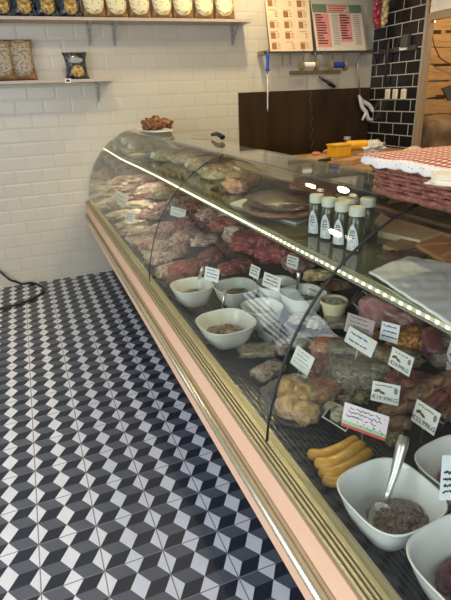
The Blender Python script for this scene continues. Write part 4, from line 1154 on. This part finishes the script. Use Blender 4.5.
GREENINK = plain('dark_green_print', (0.05, 0.12, 0.05), 0.5)
card((370.5, 400), (398, 406), 0.672, 0.056, 'white price card reading 19.99, square on to the camera', 12, price='€19.99KG', lines=(GREENINK, 1, 0.8, 0.84, 0.0010))
card((388, 364.5), (409, 377), 0.722, 0.056, 'white price card reading 24.99 on the grey green loaf', 12, price='€24.99KG', lines=(GREENINK, 1, 0.8, 0.84, 0.0010))
card((411, 420), (434, 436), 0.675, 0.060, 'white price card reading 22.99 just behind the orange mince bowl', 12, price='€22.99KG', lines=(GREENINK, 1, 0.8, 0.84, 0.0010))
def flowers(t, w, H):
    obj('green_edge', box(-w / 2, w / 2, -0.0016, -0.0008, H * 0.12, H * 0.26), plain('mint_green_print', (0.30, 0.55, 0.30), 0.5), t)
    obj('red_edge', box(-w / 2, w / 2, -0.0020, 0.0008, 0.0, H * 0.12), plain('red_card_edge', (0.62, 0.03, 0.05), 0.4), t)
    random.seed(2)
    for mat, nm in ((plain('pink_flower_print', (0.72, 0.20, 0.30), 0.5), 'pink_flowers'), (GREENINK, 'green_leaves')):
        bm = NB()
        for k in range(12):
            x = random.uniform(-.46, .46) * w; z = H * random.uniform(.20, .36) if k > 3 else H * random.uniform(.5, .85)
            bx(bm, x - 0.0014, x + 0.0014, -0.0022, -0.0017, z - 0.0014, z + 0.0014)
        obj(nm, bm, mat, t)
M_PINKC = plain('pale_pink_card', (0.76, 0.66, 0.70), 0.5)
card((341, 425), (385, 441), 0.690, 0.060, 'pale pink handwritten card with green and red lower edge above the sausages', 15, M_PINKC, (M_INK, 3, 0.50, 0.84, 0.0009), deco=flowers)
def leaf(t, w, H):
    obj('green_stem', box(-w * .5, w * .5, -0.0016, -0.0008, H * 0.0, H * 0.04), plain('bright_green_print', (0.05, 0.38, 0.08), 0.5), t)
card((290, 363), (307, 377), 0.66, 0.062, 'white card with green edge and small dark print beside the seam', 25, None, (plain('grey_marks', (0.20, 0.22, 0.20), 0.6), 4, 0.25, 0.85, 0.0007), deco=leaf)
card((344, 331), (371, 341), 0.735, 0.062, 'pinkish grey handwritten card left of the pink cooked ham', 15, plain('pinkish_grey_card', (0.42, 0.34, 0.32), 0.5), (M_INK, 4, 0.25, 0.85, 0.0009))
card((344, 341), (371, 358), 0.715, 0.052, 'white card with blue handwriting laid aslant before the pinkish card', 22, None, (M_BLUEINK, 2, 0.30, 0.70, 0.0018))
card((379, 339), (397, 344), 0.735, 0.058, 'white card with blue handwriting standing left of the orange crusted meat', 12, None, (M_BLUEINK, 3, 0.25, 0.80, 0.0015))
card((443, 366), (456, 380), 0.70, 0.085, 'white card turned edgeways at the photo\'s right side above the brown sausages', 8, None, (M_INK, 3, 0.3, 0.8, 0.0009))
card((439, 500), (462, 500), 0.715, 0.095, 'plain white handwritten card clipped on the orange mince bowl', 10, plain('cool_white_card', (0.80, 0.83, 0.87), 0.4), (M_INK, 4, 0.2, 0.62, 0.0013))
card((204, 279), (218, 283), 0.735, 0.055, 'small white card with blue lines stuck between red beef and left bowls', 15, None, (M_BLUEINK, 3, 0.3, 0.8, 0.0014))
card((249, 275), (258, 280), 0.735, 0.050, 'small white card in front of the large red beef joint', 15, None, (M_INK, 3, 0.3, 0.8, 0.0014))
card((286, 266), (297, 270), 0.745, 0.052, 'small white card by the right end of the red beef joints', 12, None, (M_INK, 3, 0.3, 0.8, 0.0014))
card((262, 285), (279, 292), 0.735, 0.055, 'small white card between the middle white bowls', 15, None, (M_INK, 3, 0.3, 0.8, 0.0014))
card((170, 215), (185, 219), 0.70, 0.06, 'small white card among the pink pork joints', 15, None, (M_INK, 2, 0.3, 0.8, 0.0014))
card((125, 220), (134, 224), 0.68, 0.065, 'small white card on the pale chicken pieces', 15, None, (M_INK, 3, 0.3, 0.8, 0.0016))
card((111, 201), (124, 208), 0.66, 0.10, 'large pale card near the far left end of the case', 35, plain('greenish_white_card', (0.55, 0.53, 0.44), 0.5), (M_INK, 2, 0.4, 0.7, 0.002))

# --- yellow sausages
def sausage(pts, r, label, mat, group=None, name='sausage', cat='sausage', ends=True):
    n = len(pts); fine = []
    for i in range(n - 1):
        a, b = pts[i], pts[i + 1]; p0 = pts[max(0, i - 1)]; p3 = pts[min(n - 1, i + 2)]
        for k in range(5):
            t_ = k / 5; t2, t3 = t_ * t_, t_ ** 3
            fine.append(0.5 * ((2 * a) + (b - p0) * t_ + (2 * p0 - 5 * a + 4 * b - p3) * t2 + (3 * a - p0 - 3 * b + p3) * t3))
    fine.append(pts[-1]); m = len(fine)
    rad = [r * max(0.25, (1 - abs(2 * i / (m - 1) - 1) ** 7) ** 0.5) * (1 + 0.05 * noise.noise(Vector((i * .6, r * 90, label.__len__())))) for i in range(m)]
    o0 = fine[0].copy()
    return tag(obj(name, tube(NB(), [q - o0 for q in fine], r, 14, radii=rad), mat, None, o0, True), label, cat, group)
def dp(px, py, h):
    return atdeck(px, py, h)
SAUS = [((307, 454), (323, 455), (342, 448), (358, 438), 0.022, .0155, 'topmost of the yellow sausages'),
        ((314, 463), (331, 463), (349, 454), (364, 443), 0.034, .0155, 'second yellow sausage from the top of the pile'),
        ((318, 472), (335, 472), (354, 463), (371, 450), 0.022, .016, 'third yellow sausage, reaching toward the white bowl'),
        ((322, 479), (333, 482), (345, 480), (352, 477), 0.017, .013, 'short lowest yellow sausage behind the bowl edge')]
for a, b, c, d, h, r, s in SAUS:
    sausage([dp(*a, h), dp(*b, h), dp(*c, h + .001), dp(*d, h + .002)], r, s, MT['sausage'], 'yellow sausages before the nearest bowl')
p = dp(318, 470, 0.035)
# --- wrapped golden chicken and neighbours
for k, (px, py, L, W, H, rz, s) in enumerate(((290, 386, .085, .07, .06, 20, 'upper left'), (304, 393, .08, .07, .06, -30, 'upper right'), (288, 405, .085, .07, .055, 60, 'front left'), (305, 411, .08, .075, .055, 10, 'front right'))):
    food(px, py, L, W, H, rz, 'dump', '%s golden chicken piece in the clear pack by the glass seam' % s, 'chicken', 'chicken_piece', 'golden chicken pieces by the seam', lift=0.002, amp=0.12)
p = dp(297, 398, 0.035)
tag(obj('clear_food_pack', blob(0.20, 0.19, 0.085, 8, 0.08, 3, 4, True, 0.8), M_FILM, None, (p.x, p.y, deckz(p.x)), True, (0, 0, 0.4)), 'clear plastic pack around the golden chicken pieces', 'pack')
food(322, 389, .125, .085, .055, 15, 'orange', 'orange marinated meat heap right of the golden chicken', name='marinated_meat', amp=0.22, film=True)
food(321, 366, .125, .09, .045, -20, 'salami', 'vacuum pack of pinkish red salami slices', 'salami', 'salami_pack', film=True, bl=0.5, amp=0.09, freq=3.0)
food(327, 345, .11, .08, .06, 10, 'orange', 'orange red marinated meat behind the salami pack', name='marinated_meat', amp=0.2, film=True)
food(350, 350, .13, .09, .055, -30, 'herb', 'grey green herbed block farthest back of the three', 'pate', 'herbed_block', film=True, bl=0.45, amp=0.09, freq=3.0)
food(358, 371, .15, .12, .065, -35, 'herb', 'large grey green herbed block in the middle of the case', 'pate', 'herbed_block', film=True, bl=0.5, amp=0.09, freq=3.0)
food(343, 382, .12, .065, .045, -50, 'greyb', 'grey brown wrapped block before the herbed block', 'pate', 'wrapped_block', film=True, bl=0.45, amp=0.09, freq=3.0)
food(378, 352, .16, .08, .06, -30, 'olive', 'olive brown loaf left of the 24.99 card', 'loaf', 'meat_loaf')
food(402, 357, .12, .06, .055, -35, 'olive', 'olive grey loaf behind the 24.99 card', 'loaf', 'meat_loaf', lift=0.0)
food(355, 345, .14, .07, .03, -25, 'pork', 'flat pinkish piece under the blue handwritten card', 'meat', 'meat_slice')
food(408, 337, .125, .09, .075, -20, 'fried', 'bright orange crusted roast under the led shelf', 'roast', 'crusted_roast', amp=0.22, freq=3)
food(371, 335, .06, .05, .06, 0, 'fried', 'small orange crusted piece between the two handwritten cards', 'roast', 'crusted_roast', amp=0.2)
# salami standing on end
a = dp(433, 358, 0.03); b = dp(431, 330, 0.075)
sausage([a, a.lerp(b, .5) + Vector((0, 0, .006)), b], 0.030, 'thick dark red salami with whitish bloom pointing at the camera', MT['darksal'], name='salami', cat='salami')
food(446, 338, .09, .09, .06, 10, 'pork', 'wrapped pink meat right of the dark salami', film=True, name='wrapped_meat')
food(443, 357, .07, .06, .055, 10, 'greyb', 'grey wrapped piece under the edgeways card', film=True, name='wrapped_meat')
# brown smoked meats
food(412, 384, .16, .10, .062, -62, 'redbr', 'large red brown cured joint behind the 19.99 card', bl=0.7)
food(378, 372, .08, .06, .05, 0, 'tripe', 'white speckled pack left of the 19.99 card', 'pack', 'white_pack')
def longs(px0, py0, px1, py1, h, r, kind, label, bow=0.01):
    a = dp(px0, py0, h); b = dp(px1, py1, h); m = a.lerp(b, .5) + Vector((0, 0, bow))
    sausage([a, m, b], r, label, MT[kind], 'brown smoked sausages', 'smoked_sausage', 'sausage')
longs(404, 402, 462, 376, 0.035, 0.026, 'brown', 'long thick smoked sausage running to the right edge')
longs(378, 415, 420, 404, 0.026, 0.021, 'brown', 'smoked sausage under the 19.99 card')
longs(425, 412, 462, 388, 0.022, 0.022, 'redbr', 'reddish smoked sausage in the black tray, nearer one')
longs(436, 420, 466, 404, 0.022, 0.020, 'brown', 'brown smoked sausage in the black tray, right behind the mince bowl')
longs(385, 428, 412, 424, 0.020, 0.019, 'brown', 'short smoked sausage behind the spoon handle')
for px, py, k, s in ((352, 391, 'greyb', 'greyish olive lump left of the 19.99 card'), (363, 396, 'greens', 'dark olive piece at the top of the pink card'), (347, 400, 'greyb', 'dark grey piece at the left of the pink card'), (394, 437, 'greens', 'green garnish by the tip of the spoon handle')):
    food(px, py, .05, .04, .035, 20, k, s, 'garnish', 'garnish_piece', amp=0.25)
# black trays with pale rims
def tray(pix, label, mat, rim, h=0.035, wall=0.004, z=None, cat='tray', name='food_tray'):
    q = [atz(x, y, z + h) for x, y in pix]; c = sum(q, Vector()) / 4; c.z = z
    t = thing(name, label, cat, c); loc = [Vector((v.x - c.x, v.y - c.y, 0)) for v in q]
    bm = NB()
    def ring(f, zz): return [bm.verts.new((v.x * f, v.y * f, zz)) for v in loc]
    rings = [ring(0.80, 0), ring(0.97, h), ring(0.92, h), ring(0.77, 0.004)]
    for A, B in zip(rings, rings[1:]):
        for i in range(4): bm.faces.new((A[i], A[(i + 1) % 4], B[(i + 1) % 4], B[i]))
    bm.faces.new(rings[0][::-1]); bm.faces.new(rings[-1]); obj('tray_body', bm, mat, t)
    bm = NB(); tube(bm, [v * 0.97 + Vector((0, 0, h + 0.001)) for v in loc], 0.0024, 6, closed=True); obj('rim', bm, rim, t)
    return t
M_CLEARRIM = plain('pale_tray_rim', (0.48, 0.46, 0.42), 0.25)
tray([(322, 417), (333, 403), (357, 412), (346, 432)], 'small black tray of white cheese left of the pink card', M_BLACKP, M_CARD, 0.03, z=0.607)
for px, py, s in ((331, 407, 'left'), (341, 412, 'right'), (337, 417, 'front')):
    food(px, py, .042, .036, .034, 15, 'tripe', '%s white cheese lump in the small black tray' % s, 'cheese', 'cheese_lump', 'white cheese lumps in the small tray', lift=0.008, amp=0.1)
tray([(414, 405), (427, 396), (451, 413), (444, 425)], 'black tray with pale rim behind the 22.99 card', M_BLACKP, M_CLEARRIM, 0.03, z=0.64)
tray([(436, 409), (458, 402), (478, 416), (466, 436)], 'black tray with pale rim at the photo\'s right edge', M_BLACKP, M_CLEARRIM, 0.03, z=0.63)
# pink cooked ham under the led shelf
a = atx(382, 305, 1.20)
o = obj('cooked_ham', blob(0.18, 0.085, 0.105, 23, 0.05, 1.6, 4, True, 0.62), MT['mort'], None, (1.22, 0.035, deckz(1.22)), True, (0, 0, radians(-80))); tag(o, 'large pale pink cooked ham standing close under the led strip', 'ham')
P_ = atdeck(382, 308, 0.06); o.location = (P_.x, P_.y, deckz(P_.x))
food(408, 318, .10, .09, .08, -70, 'mort', 'second pink ham half hidden beyond the large cooked ham', 'ham', 'cooked_ham')
tray([(352, 303), (362, 290), (410, 328), (398, 338)], 'long dark tray under the pink cooked ham', plain('dark_olive_tray', (0.12, 0.12, 0.09), 0.3), M_CLEARRIM, 0.02, z=0.70)
# cream tub with herbs
p = dp(334, 303, 0.055); t = thing('cream_tub', 'round pale yellow tub filled with herb dip', 'tub', (p.x, p.y, deckz(p.x)))
M_TUB = plain('pale_yellow_tub', (0.72, 0.62, 0.36), 0.35)
obj('tub_body', lathe(NB(), [(0.034, 0), (0.046, 0.052), (0.050, 0.054), (0.050, 0.068), (0.046, 0.068), (0.044, 0.058), (0.002, 0.056)], 32, caps=False), M_TUB, t, smooth=False)
obj('herb_dip', lathe(NB(), [(0.043, 0.0585), (0.03, 0.064), (0.002, 0.066)], 24), mottled('herb_dip_surface', [(0.40, (0.20, 0.22, 0.07)), (0.46, (0.70, 0.68, 0.52)), (0.58, (0.74, 0.72, 0.60)), (0.66, (0.16, 0.08, 0.22))], 45, 0.4, 0.2, 0.4), t, smooth=True)
# golden loaf on a steel dish
tray([(303, 287), (313, 272), (362, 287), (352, 305)], 'grey steel dish holding the golden loaf behind the cream tub', M_STEEL, M_STEEL, 0.025, z=0.69)
food(318, 274, .12, .06, .05, -18, MATS['golden_crust'], 'golden crusted loaf slice in the grey steel dish', 'loaf', 'golden_loaf', lift=0.012)
food(335, 285, .12, .08, .03, -18, 'brown', 'brown glazed meat in the grey steel dish', lift=0.008, name='glazed_meat')

# --- middle bowls
BW = [(192, 285, .178, 'left end white bowl, next to the red marbled beef'), (236, 286, .185, 'white bowl in the middle row below the red beef roll'), (277, 281, .165, 'white bowl in the middle row below the biggest red joint'),
      (226, 321, .205, 'nearest of the middle white bowls, by the front grille'), (262, 306, .15, 'white bowl behind the olive salad box'), (303, 290, .17, 'right end white bowl with a spoon, beside the steel dish')]
fill = ['greyb', 'greyb', 'olive', 'greyb', 'tripe', 'olive']
fl = ['left end', 'middle row', 'biggest joint', 'nearest middle', 'olive box', 'right end']
M_BWG = plain('cream_porcelain', (0.70, 0.70, 0.62), 0.2, vary=0.03)
for k, (px, py, s, lb) in enumerate(BW):
    p = dp(px, py, 0.09)
    t = bowl(p.x, p.y, s, 0.088, lb, 0.1, mat=M_BWG, sup=2.8); t.location.z = deckz(p.x - 0.03) + 0.002
    h_ = heap(p.x, p.y, t.location.z + 0.009, s * 0.36, 0.058 + 0.006 * (k % 3), fill[k], 'pale spread inside the %s white bowl' % fl[k], 24, 0.018, 30 + k, 'spread', 'spread')
def spoon(px0, py0, h0, px1, py1, h1, label):
    a = dp(px0, py0, h0); b = dp(px1, py1, h1)
    t = thing('serving_spoon', label, 'spoon', b)
    d = a - b; bm = NB(); tube(bm, [d, d * 0.6, d * 0.1], 0.005, 8, radii=[0.010, 0.006, 0.005]); obj('handle', bm, M_STEEL, t, smooth=True)
    obj('spoon_bowl', blob(0.04, 0.03, 0.012, 2, 0.02, 1, 3), M_STEEL, t, (-0.02, 0, -0.008), True)
spoon(203, 268, 0.15, 197, 284, 0.05, 'steel spoon in the left end middle bowl')
spoon(225, 290, 0.13, 222, 312, 0.05, 'steel spoon in the nearest middle bowl')
spoon(299, 272, 0.14, 297, 291, 0.05, 'steel spoon in the right end middle bowl')
# boxes right of the middle bowls
tray([(255, 326), (265, 315), (282, 325), (272, 338)], 'small clear box of olive salad by the middle bowls', plain('clear_grey_box', (0.30, 0.32, 0.28), 0.2), M_CLEARRIM, 0.04, z=0.607)
food(268, 325, .06, .05, .035, 0, 'greens', 'olive salad in the small clear box', 'salad', 'olive_salad', lift=0.008)
tray([(284, 325), (300, 305), (330, 318), (312, 342)], 'pale plastic box of white cheese cubes left of the cream tub', plain('clear_grey_box', (0.30, 0.32, 0.28), 0.2), M_CLEARRIM, 0.04, z=0.612)
food(300, 318, .08, .06, .04, 0, 'tripe', 'left heap of white cheese cubes in the pale box', 'cheese', 'white_cheese', lift=0.01, amp=0.2)
food(316, 322, .07, .06, .04, 0, 'tripe', 'right heap of white cheese cubes in the pale box', 'cheese', 'white_cheese', lift=0.01, amp=0.2)
food(284, 345, .11, .07, .02, 30, 'porkp', 'pale wrapped piece below the white cheese box', film=True, bl=0.45, amp=0.09, freq=3.0, name='wrapped_meat')
food(257, 350, .12, .08, .02, -20, 'olive', 'pale olive pack before the olive salad box', film=True, bl=0.45, amp=0.09, freq=3.0, name='wrapped_meat')
food(268, 370, .11, .07, .02, 20, 'porkp', 'pale pack lying by the grille left of the seam', film=True, bl=0.45, amp=0.09, freq=3.0, name='wrapped_meat')
food(300, 340, .08, .07, .03, 20, 'tripe', 'pale pack between the green edged card and the cheese box', film=True, bl=0.45, amp=0.09, freq=3.0, name='wrapped_meat')
food(340, 322, .10, .07, .025, -30, 'greyb', 'greyish pack left of the pinkish handwritten card', film=True, bl=0.45, amp=0.09, freq=3.0, name='wrapped_meat')

# --- raw meat, near the bowls and then towards the far end
RAW = [
 (188, 268, .21, .15, .08, 20, 'beef', 'bright red marbled beef right above the left end bowl'),
 (219, 252, .27, .11, .08, 28, 'beefd', 'long dark pink beef roll behind the middle bowls'),
 (236, 266, .20, .10, .06, 10, 'beef', 'flat red beef piece above the middle row bowl'),
 (252, 240, .22, .20, .11, -30, 'beef', 'large round red joint close under the led strip'),
 (277, 250, .20, .18, .11, -40, 'beef', 'large red joint right of the round one'),
 (299, 262, .14, .12, .08, -40, 'pork', 'pink joint at the right end of the red ones'),
 (160, 272, .17, .13, .06, -10, 'porkp', 'pale fatty cut left of the bright marbled beef'),
 (172, 279, .10, .08, .05, 30, 'beefd', 'small dark red piece by the left end bowl'),
 (150, 258, .20, .14, .07, 15, 'porkp', 'pale pork cut closest to the front glass'),
 (140, 243, .22, .16, .07, 0, 'pork', 'pink pork cut on the pale board'),
 (163, 245, .17, .12, .07, 30, 'porkp', 'pale pork cut in the middle of the pale board'),
 (180, 250, .16, .09, .07, 60, 'pork', 'pink bony cut left of the long beef roll'),
 (188, 236, .22, .14, .07, 10, 'pork', 'large folded pink pork piece above the beef roll'),
 (205, 240, .16, .12, .06, 10, 'porkp', 'pale fatty piece touching the beef roll'),
 (168, 228, .20, .15, .08, 0, 'pork', 'pink folded piece under the small white card'),
 (190, 222, .22, .16, .09, 20, 'beefd', 'dark pink shoulder piece right of the small card'),
 (212, 213, .20, .16, .09, -10, 'pork', 'pale pink rib piece near the led strip'),
 (226, 224, .20, .15, .09, -40, 'beef', 'red rib piece near the led strip'),
 (234, 234, .12, .07, .10, -40, 'porkp', 'pale upright bone end beside the round joint'),
 (240, 215, .18, .14, .08, -30, 'beef', 'red piece right behind the rib piece'),
 (150, 214, .26, .17, .08, 10, 'pork', 'long pink fillet past the chicken pieces'),
 (128, 232, .24, .15, .05, 0, 'porkp', 'flat pale fillet near the front glass'),
 (126, 214, .28, .17, .07, 5, 'chick', 'chicken piece under the small far card'),
 (108, 216, .22, .15, .06, 0, 'chick', 'chicken piece against the front glass'),
 (116, 226, .22, .14, .06, 10, 'chick', 'chicken piece nearest of the pale ones'),
 (104, 204, .26, .18, .07, 0, 'chick', 'chicken piece left of the large pale card'),
 (140, 205, .28, .18, .08, 0, 'chick', 'chicken piece behind the small far card'),
 (165, 207, .24, .16, .08, 0, 'pork', 'rounded pink piece left of the small pork card'),
 (182, 203, .26, .18, .09, 0, 'greyb', 'brownish piece just past the far seam'),
 (196, 207, .22, .16, .09, 0, 'beefd', 'dark red piece below the led strip past the seam'),
 (168, 192, .32, .2, .09, 0, 'olive', 'yellowish green marinated heap before the led strip'),
 (150, 193, .30, .2, .08, 0, 'greyb', 'grey brown piece left of the yellowish heap'),
 (134, 191, .34, .2, .08, 0, 'pork', 'dull pink piece in the far third of the case'),
 (116, 192, .34, .22, .08, 0, 'greyb', 'dull brown piece behind the large pale card'),
 (100, 190, .34, .22, .08, 0, 'chick', 'dull pale piece by the far front glass'),
 (150, 178, .34, .22, .09, 0, 'pork', 'dull pink piece just below the far led strip'),
 (130, 175, .4, .24, .09, 0, 'greyb', 'brownish piece at the far end, middle'),
 (112, 176, .4, .24, .09, 0, 'beefd', 'dark reddish piece at the far end'),
 (98, 175, .4, .24, .09, 0, 'greyb', 'dull brown piece in the far left corner of the case'),
 (122, 163, .4, .24, .09, 0, 'porkp', 'pale piece against the back wall under the led strip'),
 (106, 164, .4, .24, .09, 0, 'pork', 'dull pink piece against the back wall'),
]
for k, (px, py, L, W, H, rz, kind, lb) in enumerate(RAW):
    p = atdeck(px, py, H / 2)
    L2, W2 = L, W
    hx = max(abs(L2 / 2 * cos(radians(rz))), abs(W2 / 2 * sin(radians(rz)))) + 0.01
    x = min(max(p.x, 0.675 + 0.07 + hx * 0.5), 1.45 - hx); y = min(p.y, YW - 0.02 - max(L2, W2) / 2)
    o = obj('raw_meat', blob(L2, W2, H, k, 0.20, 2.2, 4, True, 0.85), MT[kind], None, (x, y, deckz(x) + 0.002), True, (0, 0, radians(rz)))
    tag(o, lb, 'meat')
slabz = 0.61
slab('pale_meat_board', 'pale plastic board under the pink pork cuts', 'board', [(124, 238), (136, 229), (212, 232), (160, 268)], 0.607, 0.006, plain('pale_plastic_board', (0.58, 0.53, 0.46), 0.4))

# ------------------------------------------------------------ black hose on the floor
pts = [(-0.30, 3.05, 0.30), (-0.21, 3.045, 0.20), (-0.169, 3.04, 0.150), (-0.10, 3.02, 0.07)]
pts = [Vector(p) for p in pts] + [atz(x, y, 0.011) for x, y in ((22, 281.5), (32, 283), (40, 285.5), (43.5, 289), (40, 294.5), (30, 300), (15, 305), (0, 309), (-20, 312), (-45, 312))]
fine = []
for i in range(len(pts) - 1):
    p0 = pts[max(0, i - 1)]; a, b = pts[i], pts[i + 1]; p3 = pts[min(len(pts) - 1, i + 2)]
    for k in range(6):
        t_ = k / 6; fine.append(0.5 * ((2 * a) + (b - p0) * t_ + (2 * p0 - 5 * a + 4 * b - p3) * t_ * t_ + (3 * a - p0 - 3 * b + p3) * t_ ** 3))
for v in fine: v.z = max(v.z, 0.011); v.y = min(v.y, YW - 0.016)
tag(obj('rubber_hose', tube(NB(), fine, 0.010, 8), M_RUBBER, smooth=True), 'black hose looping over the floor from the cream tiled wall', 'hose')
